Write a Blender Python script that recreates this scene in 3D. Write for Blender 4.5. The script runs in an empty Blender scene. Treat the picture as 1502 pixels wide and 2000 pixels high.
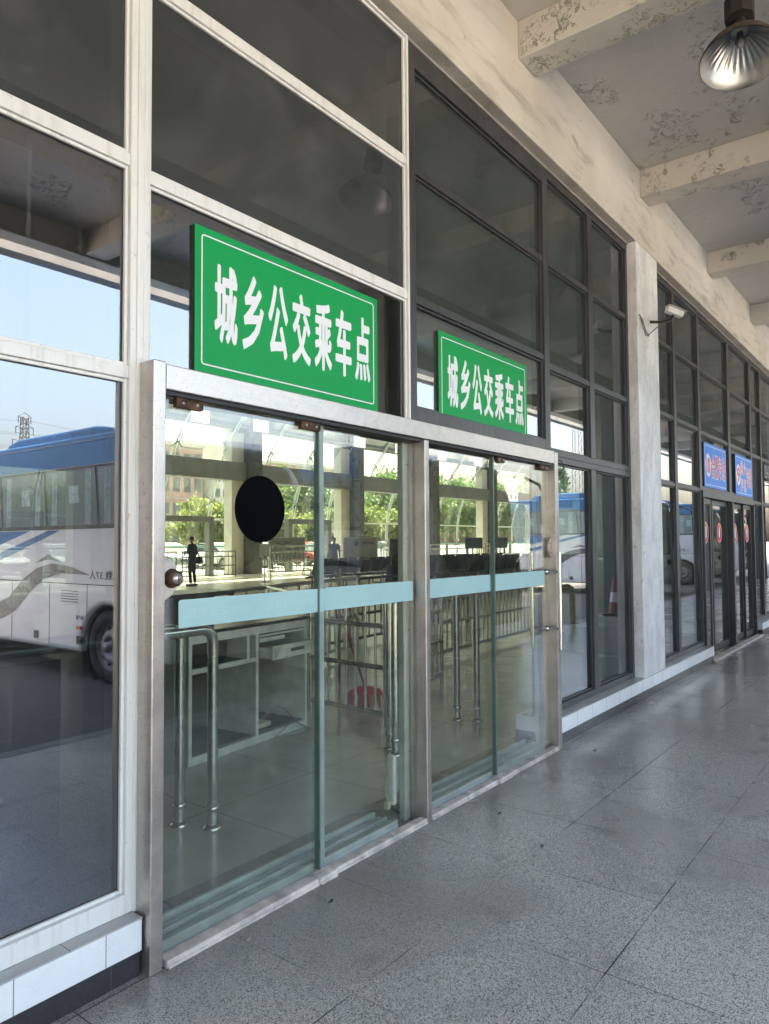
import bpy, bmesh, math, random
from mathutils import Vector, Matrix
R = math.radians
sc = bpy.context.scene
rnd = random.Random(7)

# ------------------------------------------------------------------ camera
CAMZ = 1.48
yaw, pitch, roll = R(37.45), R(2.35), R(-0.361)
fw = Vector((math.cos(pitch)*math.cos(yaw), math.cos(pitch)*math.sin(yaw), math.sin(pitch)))
rt = Vector((math.sin(yaw), -math.cos(yaw), 0)); up = rt.cross(fw)
r2 = math.cos(roll)*rt + math.sin(roll)*up; u2 = -math.sin(roll)*rt + math.cos(roll)*up
cd = bpy.data.cameras.new('camera'); cam = bpy.data.objects.new('camera', cd)
sc.collection.objects.link(cam); sc.camera = cam
m = Matrix((r2, u2, -fw)).transposed().to_4x4(); m.translation = Vector((0, 0, CAMZ))
cam.matrix_world = m
cd.sensor_fit = 'VERTICAL'; cd.sensor_height = 36; cd.lens = 36*1417/2000
cd.clip_start = 0.05; cd.clip_end = 3000

# ------------------------------------------------------------------ sky, sun, exposure
SUN_EL, SUN_AZ = 62, 62      # sun stands over the hall (+Y), a little toward +X; azimuth counted from +X toward +Y
world = bpy.data.worlds.new('World'); sc.world = world; world.use_nodes = True
nt = world.node_tree
sky = nt.nodes.new('ShaderNodeTexSky'); sky.sky_type = 'NISHITA'; sky.sun_disc = False
sky.sun_elevation = R(SUN_EL); sky.sun_rotation = R(90-SUN_AZ); sky.dust_density = 7.0; sky.air_density = 1.1; sky.ozone_density = 1.2
bg = nt.nodes['Background']; bg.inputs['Strength'].default_value = 0.15
nt.links.new(sky.outputs[0], bg.inputs['Color'])
sd = bpy.data.lights.new('sun', 'SUN'); sd.energy = 5.0; sd.angle = R(0.6); sd.color = (1, .95, .86)
sun = bpy.data.objects.new('sun', sd); sc.collection.objects.link(sun)
sdir = Vector((math.cos(R(SUN_EL))*math.cos(R(SUN_AZ)), math.cos(R(SUN_EL))*math.sin(R(SUN_AZ)), math.sin(R(SUN_EL))))
sun.rotation_euler = sdir.to_track_quat('Z', 'Y').to_euler(); sun.location = (0, 0, 30)
sc.view_settings.view_transform = 'Standard'; sc.view_settings.look = 'None'
sc.view_settings.gamma = 1; sc.view_settings.use_curve_mapping = False
sc.view_settings.exposure = 3.62
sc.view_settings.use_white_balance = True; sc.view_settings.white_balance_temperature = 6900; sc.view_settings.white_balance_tint = 6
sc.cycles.use_denoising = True
sc.cycles.max_bounces = 10; sc.cycles.diffuse_bounces = 5; sc.cycles.glossy_bounces = 5
sc.cycles.transparent_max_bounces = 24; sc.cycles.caustics_reflective = False; sc.cycles.caustics_refractive = False
sc.cycles.sample_clamp_indirect = 6

# ------------------------------------------------------------------ materials
class NT:
    def __init__(s, name):
        s.m = bpy.data.materials.new(name); s.m.use_nodes = True; s.t = s.m.node_tree; s.n = s.t.nodes
        s.b = s.n['Principled BSDF']; s.out = s.n['Material Output']
    def new(s, ty, **kw):
        n = s.n.new('ShaderNode'+ty)
        for k, v in kw.items():
            if hasattr(n, k): setattr(n, k, v)
        return n
    def link(s, a, b): s.t.links.new(a, b)
    def setin(s, node, name, v):
        if hasattr(v, 'is_linked') or hasattr(v, 'links'): s.link(v, node.inputs[name])
        else: node.inputs[name].default_value = v
    def pos(s, scale=(1, 1, 1), obj=False):
        if obj: o = s.new('TexCoord').outputs['Object']
        else: o = s.new('NewGeometry').outputs['Position']
        mp = s.new('Mapping'); mp.inputs['Scale'].default_value = scale; s.link(o, mp.inputs[0]); return mp.outputs[0]
    def noise(s, vec, scale, detail=3, rough=.55, dist=0):
        n = s.new('TexNoise'); s.link(vec, n.inputs['Vector']); n.inputs['Scale'].default_value = scale
        n.inputs['Detail'].default_value = detail; n.inputs['Roughness'].default_value = rough; n.inputs['Distortion'].default_value = dist
        return n.outputs['Fac']
    def vor(s, vec, scale, feat='F1'):
        n = s.new('TexVoronoi', feature=feat); s.link(vec, n.inputs['Vector']); n.inputs['Scale'].default_value = scale
        return n.outputs['Distance']
    def ramp(s, fac, a, b, lo=0., hi=1.):
        n = s.new('MapRange'); s.link(fac, n.inputs[0]); n.inputs[1].default_value = a; n.inputs[2].default_value = b
        n.inputs[3].default_value = lo; n.inputs[4].default_value = hi; n.clamp = True; return n.outputs[0]
    def mix(s, fac, a, b, mode='MIX'):
        n = s.new('MixRGB', blend_type=mode); s.setin(n, 0, fac)
        for i, v in ((1, a), (2, b)):
            if isinstance(v, tuple): n.inputs[i].default_value = (*v, 1)
            else: s.link(v, n.inputs[i])
        return n.outputs[0]
    def math(s, op, a, b=0.):
        n = s.new('Math', operation=op); s.setin(n, 0, a); s.setin(n, 1, b); return n.outputs[0]
    def bump(s, h, strength=.3, dist=.01, prev=None):
        n = s.new('Bump'); n.inputs['Strength'].default_value = strength; n.inputs['Distance'].default_value = dist
        s.link(h, n.inputs['Height'])
        if prev is not None: s.link(prev, n.inputs['Normal'])
        s.link(n.outputs[0], s.b.inputs['Normal']); return n.outputs[0]
    def fin(s, col=None, rough=None, metal=0, spec=None):
        if col is not None:
            if isinstance(col, tuple): s.b.inputs['Base Color'].default_value = (*col, 1)
            else: s.link(col, s.b.inputs['Base Color'])
        if rough is not None: s.setin(s.b, 'Roughness', rough)
        s.b.inputs['Metallic'].default_value = metal
        if spec is not None: s.b.inputs['Specular IOR Level'].default_value = spec
        return s.m

def plain(name, col, rough=.5, metal=0, var=.12, scale=6, spec=None, bump=0, obj=True):
    t = NT(name); v = t.pos(obj=obj); n = t.noise(v, scale, 4)
    dk = tuple(c*(1-var*2) for c in col); lt = tuple(min(1, c*(1+var)) for c in col)
    c = t.mix(t.ramp(n, .3, .7), dk, lt)
    if bump: t.bump(t.noise(v, scale*12, 2), bump, .003)
    return t.fin(c, t.ramp(n, .3, .7, max(.02, rough*.85), min(1, rough*1.15)), metal, spec)

def granite():
    t = NT('speckled grey granite paving'); g = t.pos()
    sp = t.new('SeparateXYZ'); t.link(g, sp.inputs[0])
    def joint(o, p, ph, w):
        a = t.math('DIVIDE', t.math('SUBTRACT', o, ph), p)
        f = t.math('FRACT', t.math('ADD', a, 100)); d = t.math('MINIMUM', f, t.math('SUBTRACT', 1., f))
        return t.math('LESS_THAN', t.math('MULTIPLY', d, p), w), t.math('FLOOR', a)
    jx, ix = joint(sp.outputs[0], .6025, .064, .0017); jy, iy = joint(sp.outputs[1], .6215, .334, .0022)
    cell = t.new('CombineXYZ'); t.link(ix, cell.inputs[0]); t.link(iy, cell.inputs[1])
    wn = t.new('TexWhiteNoise'); t.link(cell.outputs[0], wn.inputs['Vector'])
    def grains(sc_):
        v_ = t.new('TexVoronoi', feature='F1'); t.link(g, v_.inputs['Vector']); v_.inputs['Scale'].default_value = sc_
        q = t.new('SeparateColor'); t.link(v_.outputs['Color'], q.inputs[0]); return q.outputs[0]
    a_, b_ = grains(310), grains(560)
    c = t.mix(t.ramp(a_, .25, .45), (.06, .057, .051), (.56, .525, .47)); c = t.mix(t.ramp(b_, .62, .8), c, (.80, .76, .70)); c = t.mix(t.ramp(b_, .2, .1, 0, .8), c, (.07, .066, .06))
    c = t.mix(t.ramp(wn.outputs[0], 0, 1, 0, .22), c, (.60, .60, .59), 'MULTIPLY')
    st = t.noise(g, .9, 3, .5, .2)
    c = t.mix(t.ramp(st, .45, .75, 0, .6), c, (.17, .16, .145))
    st2 = t.noise(g, 4.5, 4, .5)
    c = t.mix(t.ramp(st2, .58, .85, 0, .55), c, (.12, .115, .105))
    sv = t.vor(t.mix(.035, g, t.new('TexNoise').outputs['Color'], 'ADD') if 0 else g, 2.9); sv = t.math('ADD', sv, t.math('MULTIPLY', t.noise(g, 40, 3), .05)); c = t.mix(t.ramp(sv, .065, .05, 0, .85), c, (.025, .023, .02))
    # dirt gathers by the wall
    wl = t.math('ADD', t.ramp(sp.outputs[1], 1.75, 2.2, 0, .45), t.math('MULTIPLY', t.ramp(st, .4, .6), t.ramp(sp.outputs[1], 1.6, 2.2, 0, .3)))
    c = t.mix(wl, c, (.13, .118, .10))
    j = t.math('MAXIMUM', jx, jy)
    jn = t.ramp(t.noise(g, 2.2, 3), .42, .56, .12, .95)
    c = t.mix(t.math('MULTIPLY', j, jn), c, (.022, .02, .018))
    t.bump(t.math('MULTIPLY', j, -1.), .3, .0015)
    return t.fin(c, t.ramp(st, .3, .75, .17, .36), 0, .5)

def hall_tile():
    t = NT('polished cream hall tile'); g = t.pos(); sp = t.new('SeparateXYZ'); t.link(g, sp.inputs[0])
    j = None
    for o, ph in ((0, .254), (1, .06)):
        a = t.math('FRACT', t.math('ADD', t.math('DIVIDE', t.math('SUBTRACT', sp.outputs[o], ph), .8), 100))
        d = t.math('LESS_THAN', t.math('MINIMUM', a, t.math('SUBTRACT', 1., a)), .0032)
        j = d if j is None else t.math('MAXIMUM', j, d)
    n = t.noise(g, 3, 6, .65); n2 = t.noise(g, 30, 3)
    c = t.mix(t.ramp(n, .3, .7), (.44, .42, .35), (.56, .53, .45)); c = t.mix(t.ramp(n2, .58, .75, 0, .3), c, (.34, .31, .25))
    c = t.mix(t.math('MULTIPLY', j, .8), c, (.06, .055, .045))
    return t.fin(c, t.ramp(n, .3, .7, .15, .27), 0, .45)

def concrete_band():
    t = NT('stained cream painted concrete'); g = t.pos()
    a = t.noise(g, .9, 5, .6)
    rot = t.new('Mapping'); rot.inputs['Rotation'].default_value = (0, R(38), 0); rot.inputs['Scale'].default_value = (1.1, 1, 5.5); t.link(g, rot.inputs[0])
    s = t.noise(rot.outputs[0], 1.3, 6, .66, .4)
    sp = t.new('SeparateXYZ'); t.link(g, sp.inputs[0]); low = t.ramp(sp.outputs[2], 5.05, 4.4, .25, 1)
    c = t.mix(t.ramp(a, .3, .7), (.50, .455, .385), (.64, .595, .52))
    c = t.mix(t.math('MULTIPLY', t.ramp(s, .50, .72), t.math('MULTIPLY', low, .8)), c, (.21, .175, .125))
    c = t.mix(t.ramp(t.noise(g, 7, 4), .66, .74, 0, .5), c, (.17, .14, .10))
    t.bump(t.noise(g, 16, 6, .7), .25, .01)
    return t.fin(c, .85)

def pier_paint():
    t = NT('mottled whitewashed concrete'); g = t.pos((1, 1, .45)); f = t.pos()
    a = t.noise(g, 5, 6, .68, .5); b = t.noise(f, 26, 4, .6)
    c = t.mix(t.ramp(a, .38, .62), (.62, .605, .595), (.82, .805, .795))
    c = t.mix(t.ramp(b, .60, .70, 0, .6), c, (.33, .31, .29))
    c = t.mix(t.ramp(t.vor(f, 4.2), .03, .018, 0, .7), c, (.12, .09, .05))
    t.bump(t.noise(f, 30, 5, .7), .35, .006)
    return t.fin(c, .8)

def ceiling_paint(name, light, dark, amt):
    t = NT(name); g = t.pos()
    a = t.noise(g, .8, 4, .55)
    big = t.noise(g, 1.35, 5, .6, .3); fine = t.noise(g, 24, 6, .74, .9); mid = t.noise(g, 9, 6, .7, .6)
    zone = t.ramp(big, .56-amt, .62-amt)
    edge = t.math('MULTIPLY', zone, t.ramp(t.math('ABSOLUTE', t.math('SUBTRACT', mid, .57)), .014, .0))
    flake = t.math('MULTIPLY', zone, t.ramp(fine, .57, .62))
    c = t.mix(t.ramp(a, .3, .7), dark, light)
    c = t.mix(t.math('MULTIPLY', flake, .5), c, (.55, .53, .48)); c = t.mix(t.math('MULTIPLY', edge, .22), c, (.2, .19, .17))
    c = t.mix(t.math('MULTIPLY', t.math('MULTIPLY', zone, t.ramp(mid, .565, .60)), .35), c, (.33, .35, .32))
    h = t.math('ADD', t.math('MULTIPLY', flake, .6), t.math('ADD', t.math('MULTIPLY', t.math('MULTIPLY', zone, t.ramp(mid, .555, .585)), 1.), t.math('MULTIPLY', t.noise(g, 9, 3), .25)))
    t.bump(h, 1., .02)
    return t.fin(c, .75)

def steel(name, col=(.66, .59, .53), rough=.33, vert=False, dirt=.6):
    t = NT(name); g = t.pos(obj=False)
    st = t.pos((2, 2, 160) if not vert else (160, 160, 2))
    br = t.noise(st, 1.5, 3); a = t.noise(g, 4, 6, .7, .8); sc_ = t.noise(t.pos((3, 3, 26)), 3, 5, .7, 1.6)
    c = t.mix(t.ramp(a, .35, .65), tuple(x*.72 for x in col), col)
    c = t.mix(t.ramp(t.noise(g, 70, 3, .7), .63, .70, 0, dirt), c, (.12, .085, .06))
    c = t.mix(t.ramp(sc_, .58, .66, 0, .35), c, (.30, .27, .25))
    t.bump(br, .06, .001)
    return t.fin(c, t.math('ADD', t.ramp(a, .3, .7, rough*.8, rough*1.3), t.math('MULTIPLY', br, .08)), .92)

def white_alu():
    t = NT('weathered white aluminium'); g = t.pos(); s = t.pos((9, 9, .8))
    a = t.noise(s, 3, 5, .65); b = t.noise(g, 28, 5, .7)
    c = t.mix(t.ramp(a, .5, .8), (.76, .745, .72), (.58, .54, .49)); c = t.mix(t.ramp(b, .63, .72, 0, .5), c, (.26, .22, .17))
    t.bump(b, .08, .002)
    return t.fin(c, t.ramp(a, .3, .7, .32, .5), 0, .45)

def dark_alu():
    t = NT('dark grey anodised aluminium'); g = t.pos(); a = t.noise(t.pos((8, 8, .8)), 3, 4, .6)
    c = t.mix(t.ramp(a, .35, .7), (.045, .045, .046), (.08, .079, .08)); c = t.mix(t.ramp(t.noise(g, 60, 3, .7), .67, .73, 0, .5), c, (.3, .29, .27))
    return t.fin(c, t.ramp(a, .3, .7, .32, .45), .2)

def tile(name, col, vein, jx, jy, rough=.12, vw=.14):
    t = NT(name); g = t.pos(); sp = t.new('SeparateXYZ'); t.link(g, sp.inputs[0])
    a = t.math('FRACT', t.math('ADD', t.math('DIVIDE', t.math('SUBTRACT', sp.outputs[0], jy), jx), 100))
    j = t.math('LESS_THAN', t.math('MULTIPLY', t.math('MINIMUM', a, t.math('SUBTRACT', 1., a)), jx), .0016)
    n = t.noise(g, 5, 6, .7, 1.8); v = t.ramp(t.math('ABSOLUTE', t.math('SUBTRACT', n, .5)), .012, 0)
    c = t.mix(t.math('MULTIPLY', v, vw), t.mix(t.ramp(t.noise(g, 3, 4), .3, .7), tuple(x*.9 for x in col), col), vein)
    c = t.mix(t.ramp(t.noise(g, 22, 5, .7), .64, .74, 0, .45), c, tuple(x*.5 for x in col)); c = t.mix(t.math('MULTIPLY', j, .85), c, (.10, .08, .065))
    t.bump(t.math('MULTIPLY', j, -1.), .4, .002)
    return t.fin(c, rough, 0, .5)

def glass(name, tint, refl, dust, dustcol=(.32, .32, .30), streak=.0, ior=1.5, wave=.0, lines=0.):
    t = NT(name); t.n.remove(t.b)
    tr = t.new('BsdfTransparent'); tr.inputs[0].default_value = (*tint, 1)
    gl = t.new('BsdfGlossy'); gl.inputs['Roughness'].default_value = .0; gl.inputs[0].default_value = (.97, .95, 1, 1)
    df = t.new('BsdfDiffuse'); df.inputs[0].default_value = (*dustcol, 1)
    ge = t.new('NewGeometry'); dn = t.new('VectorMath', operation='DOT_PRODUCT'); t.link(ge.outputs['Normal'], dn.inputs[0]); t.link(ge.outputs['Incoming'], dn.inputs[1])
    f0 = ((ior-1)/(ior+1))**2+refl
    sch = t.math('POWER', t.math('SUBTRACT', 1., t.math('ABSOLUTE', dn.outputs['Value'])), 5.)      # Schlick, the same from both faces
    if wave:
        g0 = t.pos((1, 1, .6)); bp = t.new('Bump'); bp.inputs['Strength'].default_value = wave; bp.inputs['Distance'].default_value = .02
        t.link(t.noise(g0, 1.6, 1), bp.inputs['Height']); t.link(bp.outputs[0], gl.inputs['Normal'])
    fac = t.math('MINIMUM', t.math('ADD', t.math('MULTIPLY', sch, 1-f0), f0), .95)
    m1 = t.new('MixShader'); t.link(fac, m1.inputs[0]); t.link(tr.outputs[0], m1.inputs[1]); t.link(gl.outputs[0], m1.inputs[2])
    g = t.pos(); n = t.noise(g, 1.4, 6, .7, 1.0); sm = t.noise(t.pos((14, 14, .5)), 1.6, 4, .7)
    d = t.math('ADD', t.ramp(n, .35, .75, dust*.6, dust*1.6), t.ramp(sm, .60, .72, 0, streak))
    if lines: d = t.math('ADD', d, t.math('MULTIPLY', t.ramp(t.noise(t.pos((55, 55, .22)), 1.0, 1), .66, .70, 0, lines), t.ramp(t.noise(g, 1.1, 2), .45, .6)))
    wp = t.new('TexWave', wave_type='RINGS'); w2 = t.new('Mapping'); w2.inputs['Scale'].default_value = (1.2, 1, 1.2); t.link(g, w2.inputs[0]); t.link(w2.outputs[0], wp.inputs[0])
    wp.inputs['Scale'].default_value = 3.; wp.inputs['Distortion'].default_value = 14; wp.inputs['Detail'].default_value = 2; wp.inputs['Detail Scale'].default_value = .7
    d = t.math('ADD', d, t.math('MULTIPLY', t.math('MULTIPLY', t.ramp(wp.outputs['Fac'], .72, 1), t.ramp(n, .52, .66)), streak*1.2))
    m2 = t.new('MixShader'); t.link(d, m2.inputs[0]); t.link(m1.outputs[0], m2.inputs[1]); t.link(df.outputs[0], m2.inputs[2])
    t.link(m2.outputs[0], t.out.inputs[0]); return t.m

def emit(name, col, s):
    t = NT(name); t.b.inputs['Emission Color'].default_value = (*col, 1); t.b.inputs['Emission Strength'].default_value = s
    return t.fin(col, .5)

def leafmat(name, a, b):
    t = NT(name); g = t.pos(); n = t.noise(g, 1.1, 3); c = t.mix(t.ramp(n, .35, .65), a, b)
    t.b.inputs['Transmission Weight'].default_value = 0; t.fin(c, .55)
    tl = t.new('BsdfTranslucent'); t.link(c, tl.inputs[0]); ms = t.new('MixShader'); ms.inputs[0].default_value = .45
    t.link(t.b.outputs[0], ms.inputs[1]); t.link(tl.outputs[0], ms.inputs[2]); t.link(ms.outputs[0], t.out.inputs[0]); return t.m

def facade_mat(name, wall, win, px, pz, wx, wz, ox=0, oz=0):
    t = NT(name); g = t.pos(obj=True); sp = t.new('SeparateXYZ'); t.link(g, sp.inputs[0]); n = t.noise(g, .5, 4)
    return t.fin(t.mix(t.ramp(n, .3, .7), tuple(x*.85 for x in wall), wall), .8)

M = dict(
 granite=granite(), hall=hall_tile(), band=concrete_band(), pier=pier_paint(),
 ceil=ceiling_paint('peeling grey ceiling paint', (.57, .55, .52), (.49, .47, .445), .015),
 beam=ceiling_paint('peeling cream beam paint', (.64, .605, .53), (.56, .52, .455), .06),
 steel=steel('scuffed stainless steel'), steelv=steel('scuffed stainless post', vert=True), rail=steel('bright stainless tube', (.66, .66, .64), .18, True, .2),
 white=white_alu(), dark=dark_alu(),
 wtile=tile('white marble tile', (.86, .86, .865), (.42, .41, .42), .3, .176), btile=tile('black marble skirting', (.035, .032, .034), (.16, .15, .15), .6, .20, .16),
 sill=tile('grey marble sill', (.44, .43, .42), (.26, .25, .24), .4, .05, .14),
 stone=plain('worn beige threshold stone', (.66, .575, .51), .7, 0, .22, 14, bump=.4, obj=False),
 soffit=plain('grey soffit render', (.30, .28, .26), .8, 0, .15, 5, obj=False),
 gl_left=glass('reflective clear glass', (.29, .33, .335), .175, .02, streak=.07, lines=.10, wave=.01),
 gl_dusty=glass('dusty upper glass', (.40, .44, .44), .035, .19, (.21, .215, .22), .08, wave=.015),
 gl_blue=glass('dark framed glass', (.50, .58, .58), .14, .03, streak=.04, wave=.02),
 gl_bdusty=glass('dusty dark framed glass', (.36, .42, .41), .03, .18, (.175, .20, .195), .07, wave=.02),
 gl_door=glass('green tinted door glass', (.925, .95, .905), .045, .010, (.36, .37, .33), .04),
 gl_far=glass('pale green curtain glass', (.44, .475, .42), .02, .035, (.35, .40, .30), .05),
 gl_edge=plain('green glass edge seal', (.10, .16, .13), .3), seal=plain('aged translucent seal', (.27, .34, .30), .35), frost=plain('frosted sea green film', (.36, .55, .55), .42, 0, .03, 3),
 green=plain('green sign vinyl', (.001, .31, .075), .5, 0, .05, 2, spec=.25), white_v=plain('white vinyl', (.78, .77, .80), .4, 0, .02, 3),
 blue=plain('blue sign vinyl', (.015, .22, .78), .45, 0, .04, 3), red_v=plain('red vinyl', (.80, .025, .035), .4, 0, .03), orange_v=plain('orange vinyl', (.80, .25, .03), .4, 0, .03),
 edge=plain('dark sign edge', (.03, .028, .025), .6), black=plain('matt black', (.012, .012, .012), .5), blackgl=plain('black disc film', (.003, .003, .004), .05),
 rust=plain('rusty brown plate', (.11, .055, .035), .75, .2, .5, 60, bump=.5), bolt=plain('zinc screw', (.55, .52, .47), .35, .8),
 lampmet=steel('spun aluminium shade', (.52, .51, .49), .28, False, .1), lampdk=plain('dark lamp gear', (.05, .043, .037), .55, .4), bulb=plain('frosted bulb', (.45, .42, .36), .35),
 shadeout=plain('aged brown shade outside', (.10, .075, .05), .6, .3),
 alu_g=plain('pale green aluminium', (.50, .54, .52), .4, .2, .1, 10, obj=False),
 hallw=plain('dim hall wall paint', (.52, .51, .46), .8, 0, .1, 2), hallc=plain('grey hall ceiling', (.55, .54, .50), .9, 0, .1, 1), hallb=plain('dark grey hall beam', (.16, .165, .155), .75, 0, .12, 2),
 colw=plain('cream tiled hall column', (.52, .49, .42), .4, 0, .06, 2), cold=plain('shade dark column side and counters', (.07, .072, .07), .3, 0, .2, 3), brick=plain('orange brown strip', (.42, .16, .07), .6),
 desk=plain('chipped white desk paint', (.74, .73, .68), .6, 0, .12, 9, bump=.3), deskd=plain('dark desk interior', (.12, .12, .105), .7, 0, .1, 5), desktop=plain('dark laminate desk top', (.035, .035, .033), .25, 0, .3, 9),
 redp=plain('red broom plastic', (.55, .02, .035), .45), wood=plain('pale wooden handle', (.30, .22, .15), .6), cable=plain('grey cable', (.16, .16, .15), .5), cream=plain('cream power strip', (.62, .58, .42), .4),
 fence=plain('dark steel fence', (.10, .10, .10), .35, .7), seat=plain('black moulded seat', (.018, .02, .022), .4), board=plain('printed poster board', (.46, .47, .46), .45, 0, .1, 2),
 screen=plain('dark switched off screen', (.035, .05, .048), .15), tealrail=plain('teal handrail', (.04, .16, .14), .4), lightpan=emit('lit white panel', (1, .98, .93), .14),
 asphalt=None, _old=plain('dark lot concrete', (.26, .235, .21), .75, 0, .2, 1.2, obj=False, bump=.3), kerb=plain('grey kerb stone', (.30, .29, .28), .7, 0, .15, 5, obj=False),
 street=plain('pale street paving', (.30, .29, .27), .8, 0, .12, .6, obj=False),
 busw=plain('white coach paint', (.76, .76, .75), .22, 0, .03, 2), busb=plain('blue coach paint', (.045, .18, .40), .2, 0, .06, 2), busg=plain('grey swoosh decal', (.11, .12, .13), .28, 0, .04), busn=plain('dark blue coach roof', (.05, .15, .28), .3, 0, .1, 2),
 buswin=plain('coach side glass', (.23, .26, .27), .06, 0, .12, 1.5), busfr=plain('coach window rubber', (.02, .025, .03), .4), curtain=plain('pale green curtain', (.42, .52, .50), .8, 0, .2, 20), tyre=plain('tyre rubber', (.016, .016, .017), .75), rim=plain('grey steel rim', (.28, .275, .27), .45, .4),
 amber=plain('amber marker lens', (.75, .13, .02), .25), navy=plain('navy lettering', (.05, .08, .25), .4), headl=plain('coach headlamp lens', (.5, .52, .53), .1),
 conc=plain('plain canopy column concrete', (.20, .195, .19), .75, 0, .12, 3), yel=plain('faded yellow barrier paint', (.34, .22, .05), .5, 0, .2, 5), cone=plain('dull red cone plastic', (.30, .035, .03), .5),
 car_w=plain('white car paint', (.72, .73, .74), .2, 0, .02), car_s=plain('silver car paint', (.42, .46, .48), .25, .4, .02), car_r=plain('red car paint', (.5, .02, .03), .25, 0, .02), carg=plain('car glass', (.04, .06, .06), .06),
 leaf1=leafmat('bright yellow green foliage', (.10, .15, .035), (.25, .29, .075)), leaf2=leafmat('mid green foliage', (.05, .11, .025), (.12, .20, .045)), leaf3=leafmat('dark conifer foliage', (.025, .06, .025), (.06, .10, .035)), bark=plain('grey brown bark', (.12, .09, .065), .9, 0, .3, 8),
 pinkw=plain('pinkish render', (.46, .30, .25), .8, 0, .08, .4), whitew=plain('off white render', (.55, .53, .47), .8, 0, .08, .4), winw=plain('distant window glass', (.14, .17, .18), .15), galv=plain('galvanised lattice', (.11, .115, .12), .5, .5),
 suit=plain('dark suit cloth', (.018, .02, .024), .8, 0, .15, 20), navyj=plain('navy jacket cloth', (.03, .055, .10), .8, 0, .15, 20), skin=plain('skin', (.32, .19, .13), .55, 0, .05), hair=plain('black hair', (.01, .01, .01), .6), shoe=plain('black shoe leather', (.01, .01, .01), .35), bagm=plain('black bag leather', (.012, .012, .012), .4), cap=plain('dark cap cloth', (.03, .035, .045), .8), trou=plain('grey trousers', (.05, .05, .055), .85),
)

t = NT('mottled lot concrete with canopy shade painted in'); g = t.pos(); sp_ = t.new('SeparateXYZ'); t.link(g, sp_.inputs[0]); n_ = t.noise(g, 1.2, 5); n2_ = t.noise(t.pos((.25, 3, 1)), 6, 3)
yy = t.math('ADD', sp_.outputs[1], t.math('MULTIPLY', n_, 2.)); c_ = t.mix(t.ramp(yy, -8.5, -5.5, 0, 1), (.27, .245, .22), (.085, .078, .072)); c_ = t.mix(t.ramp(n_, .35, .7, 0, .35), c_, (.12, .11, .10))  # darkening toward the platform puts canopy shade into the lot colour
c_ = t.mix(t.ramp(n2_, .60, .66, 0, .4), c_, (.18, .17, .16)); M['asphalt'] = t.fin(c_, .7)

# ------------------------------------------------------------------ mesh helpers
class MB:
    def __init__(s): s.v = []; s.f = []; s.mi = []; s.sm = []
    def add(s, vs, fs, mi=0, smooth=False):
        o = len(s.v); s.v += [tuple(v) for v in vs]
        for f in fs: s.f.append([i+o for i in f]); s.mi.append(mi); s.sm.append(smooth)
        return s
    def box(s, x0, x1, y0, y1, z0, z1, mi=0):
        vs = [(x, y, z) for x in (x0, x1) for y in (y0, y1) for z in (z0, z1)]
        return s.add(vs, [(0, 1, 3, 2), (4, 6, 7, 5), (0, 4, 5, 1), (2, 3, 7, 6), (0, 2, 6, 4), (1, 5, 7, 3)], mi)
    def obox(s, c, ax, half, mi=0):
        c = Vector(c); A = [Vector(a).normalized()*h for a, h in zip(ax, half)]
        vs = [c+A[0]*i+A[1]*j+A[2]*k for i in (-1, 1) for j in (-1, 1) for k in (-1, 1)]
        return s.add(vs, [(0, 1, 3, 2), (4, 6, 7, 5), (0, 4, 5, 1), (2, 3, 7, 6), (0, 2, 6, 4), (1, 5, 7, 3)], mi)
    def tube(s, pts, r, n=12, mi=0, caps=True, smooth=True):
        pts = [Vector(p) for p in pts]; rr = r if isinstance(r, (list, tuple)) else [r]*len(pts); rings = []; prev = None
        for i, p in enumerate(pts):
            d = (pts[min(i+1, len(pts)-1)]-pts[max(i-1, 0)]).normalized()
            if prev is None:
                a = d.cross(Vector((0, 0, 1)))
                if a.length < .1: a = d.cross(Vector((1, 0, 0)))
            else: a = prev-d*prev.dot(d)
            a.normalize(); b = d.cross(a); prev = a
            rings.append([p+(a*math.cos(2*math.pi*k/n)+b*math.sin(2*math.pi*k/n))*rr[i] for k in range(n)])
        vs = [v for q in rings for v in q]; fs = []
        for i in range(len(pts)-1):
            for k in range(n): fs.append((i*n+k, i*n+(k+1) % n, (i+1)*n+(k+1) % n, (i+1)*n+k))
        s.add(vs, fs, mi, smooth)
        if caps: s.add(rings[0], [tuple(range(n-1, -1, -1))], mi); s.add(rings[-1], [tuple(range(n))], mi)
        return s
    def lathe(s, c, ax, prof, n=24, mi=0, smooth=True):       # prof: (radius, distance along ax)
        c = Vector(c); ax = Vector(ax).normalized(); a = ax.orthogonal().normalized(); b = ax.cross(a); vs = []; fs = []
        for (r, h) in prof:
            for k in range(n): vs.append(c+ax*h+(a*math.cos(2*math.pi*k/n)+b*math.sin(2*math.pi*k/n))*r)
        for i in range(len(prof)-1):
            for k in range(n): fs.append((i*n+k, i*n+(k+1) % n, (i+1)*n+(k+1) % n, (i+1)*n+k))
        return s.add(vs, fs, mi, smooth)
    def prism(s, pts, d, mi=0):                               # polygon pts (3d) extruded by vector d
        n = len(pts); d = Vector(d); vs = [Vector(p) for p in pts]+[Vector(p)+d for p in pts]
        fs = [tuple(range(n)), tuple(range(2*n-1, n-1, -1))]+[(k, (k+1) % n, n+(k+1) % n, n+k) for k in range(n)]
        return s.add(vs, fs, mi)
    def quad(s, *p, mi=0): return s.add(p, [tuple(range(len(p)))], mi)

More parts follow.
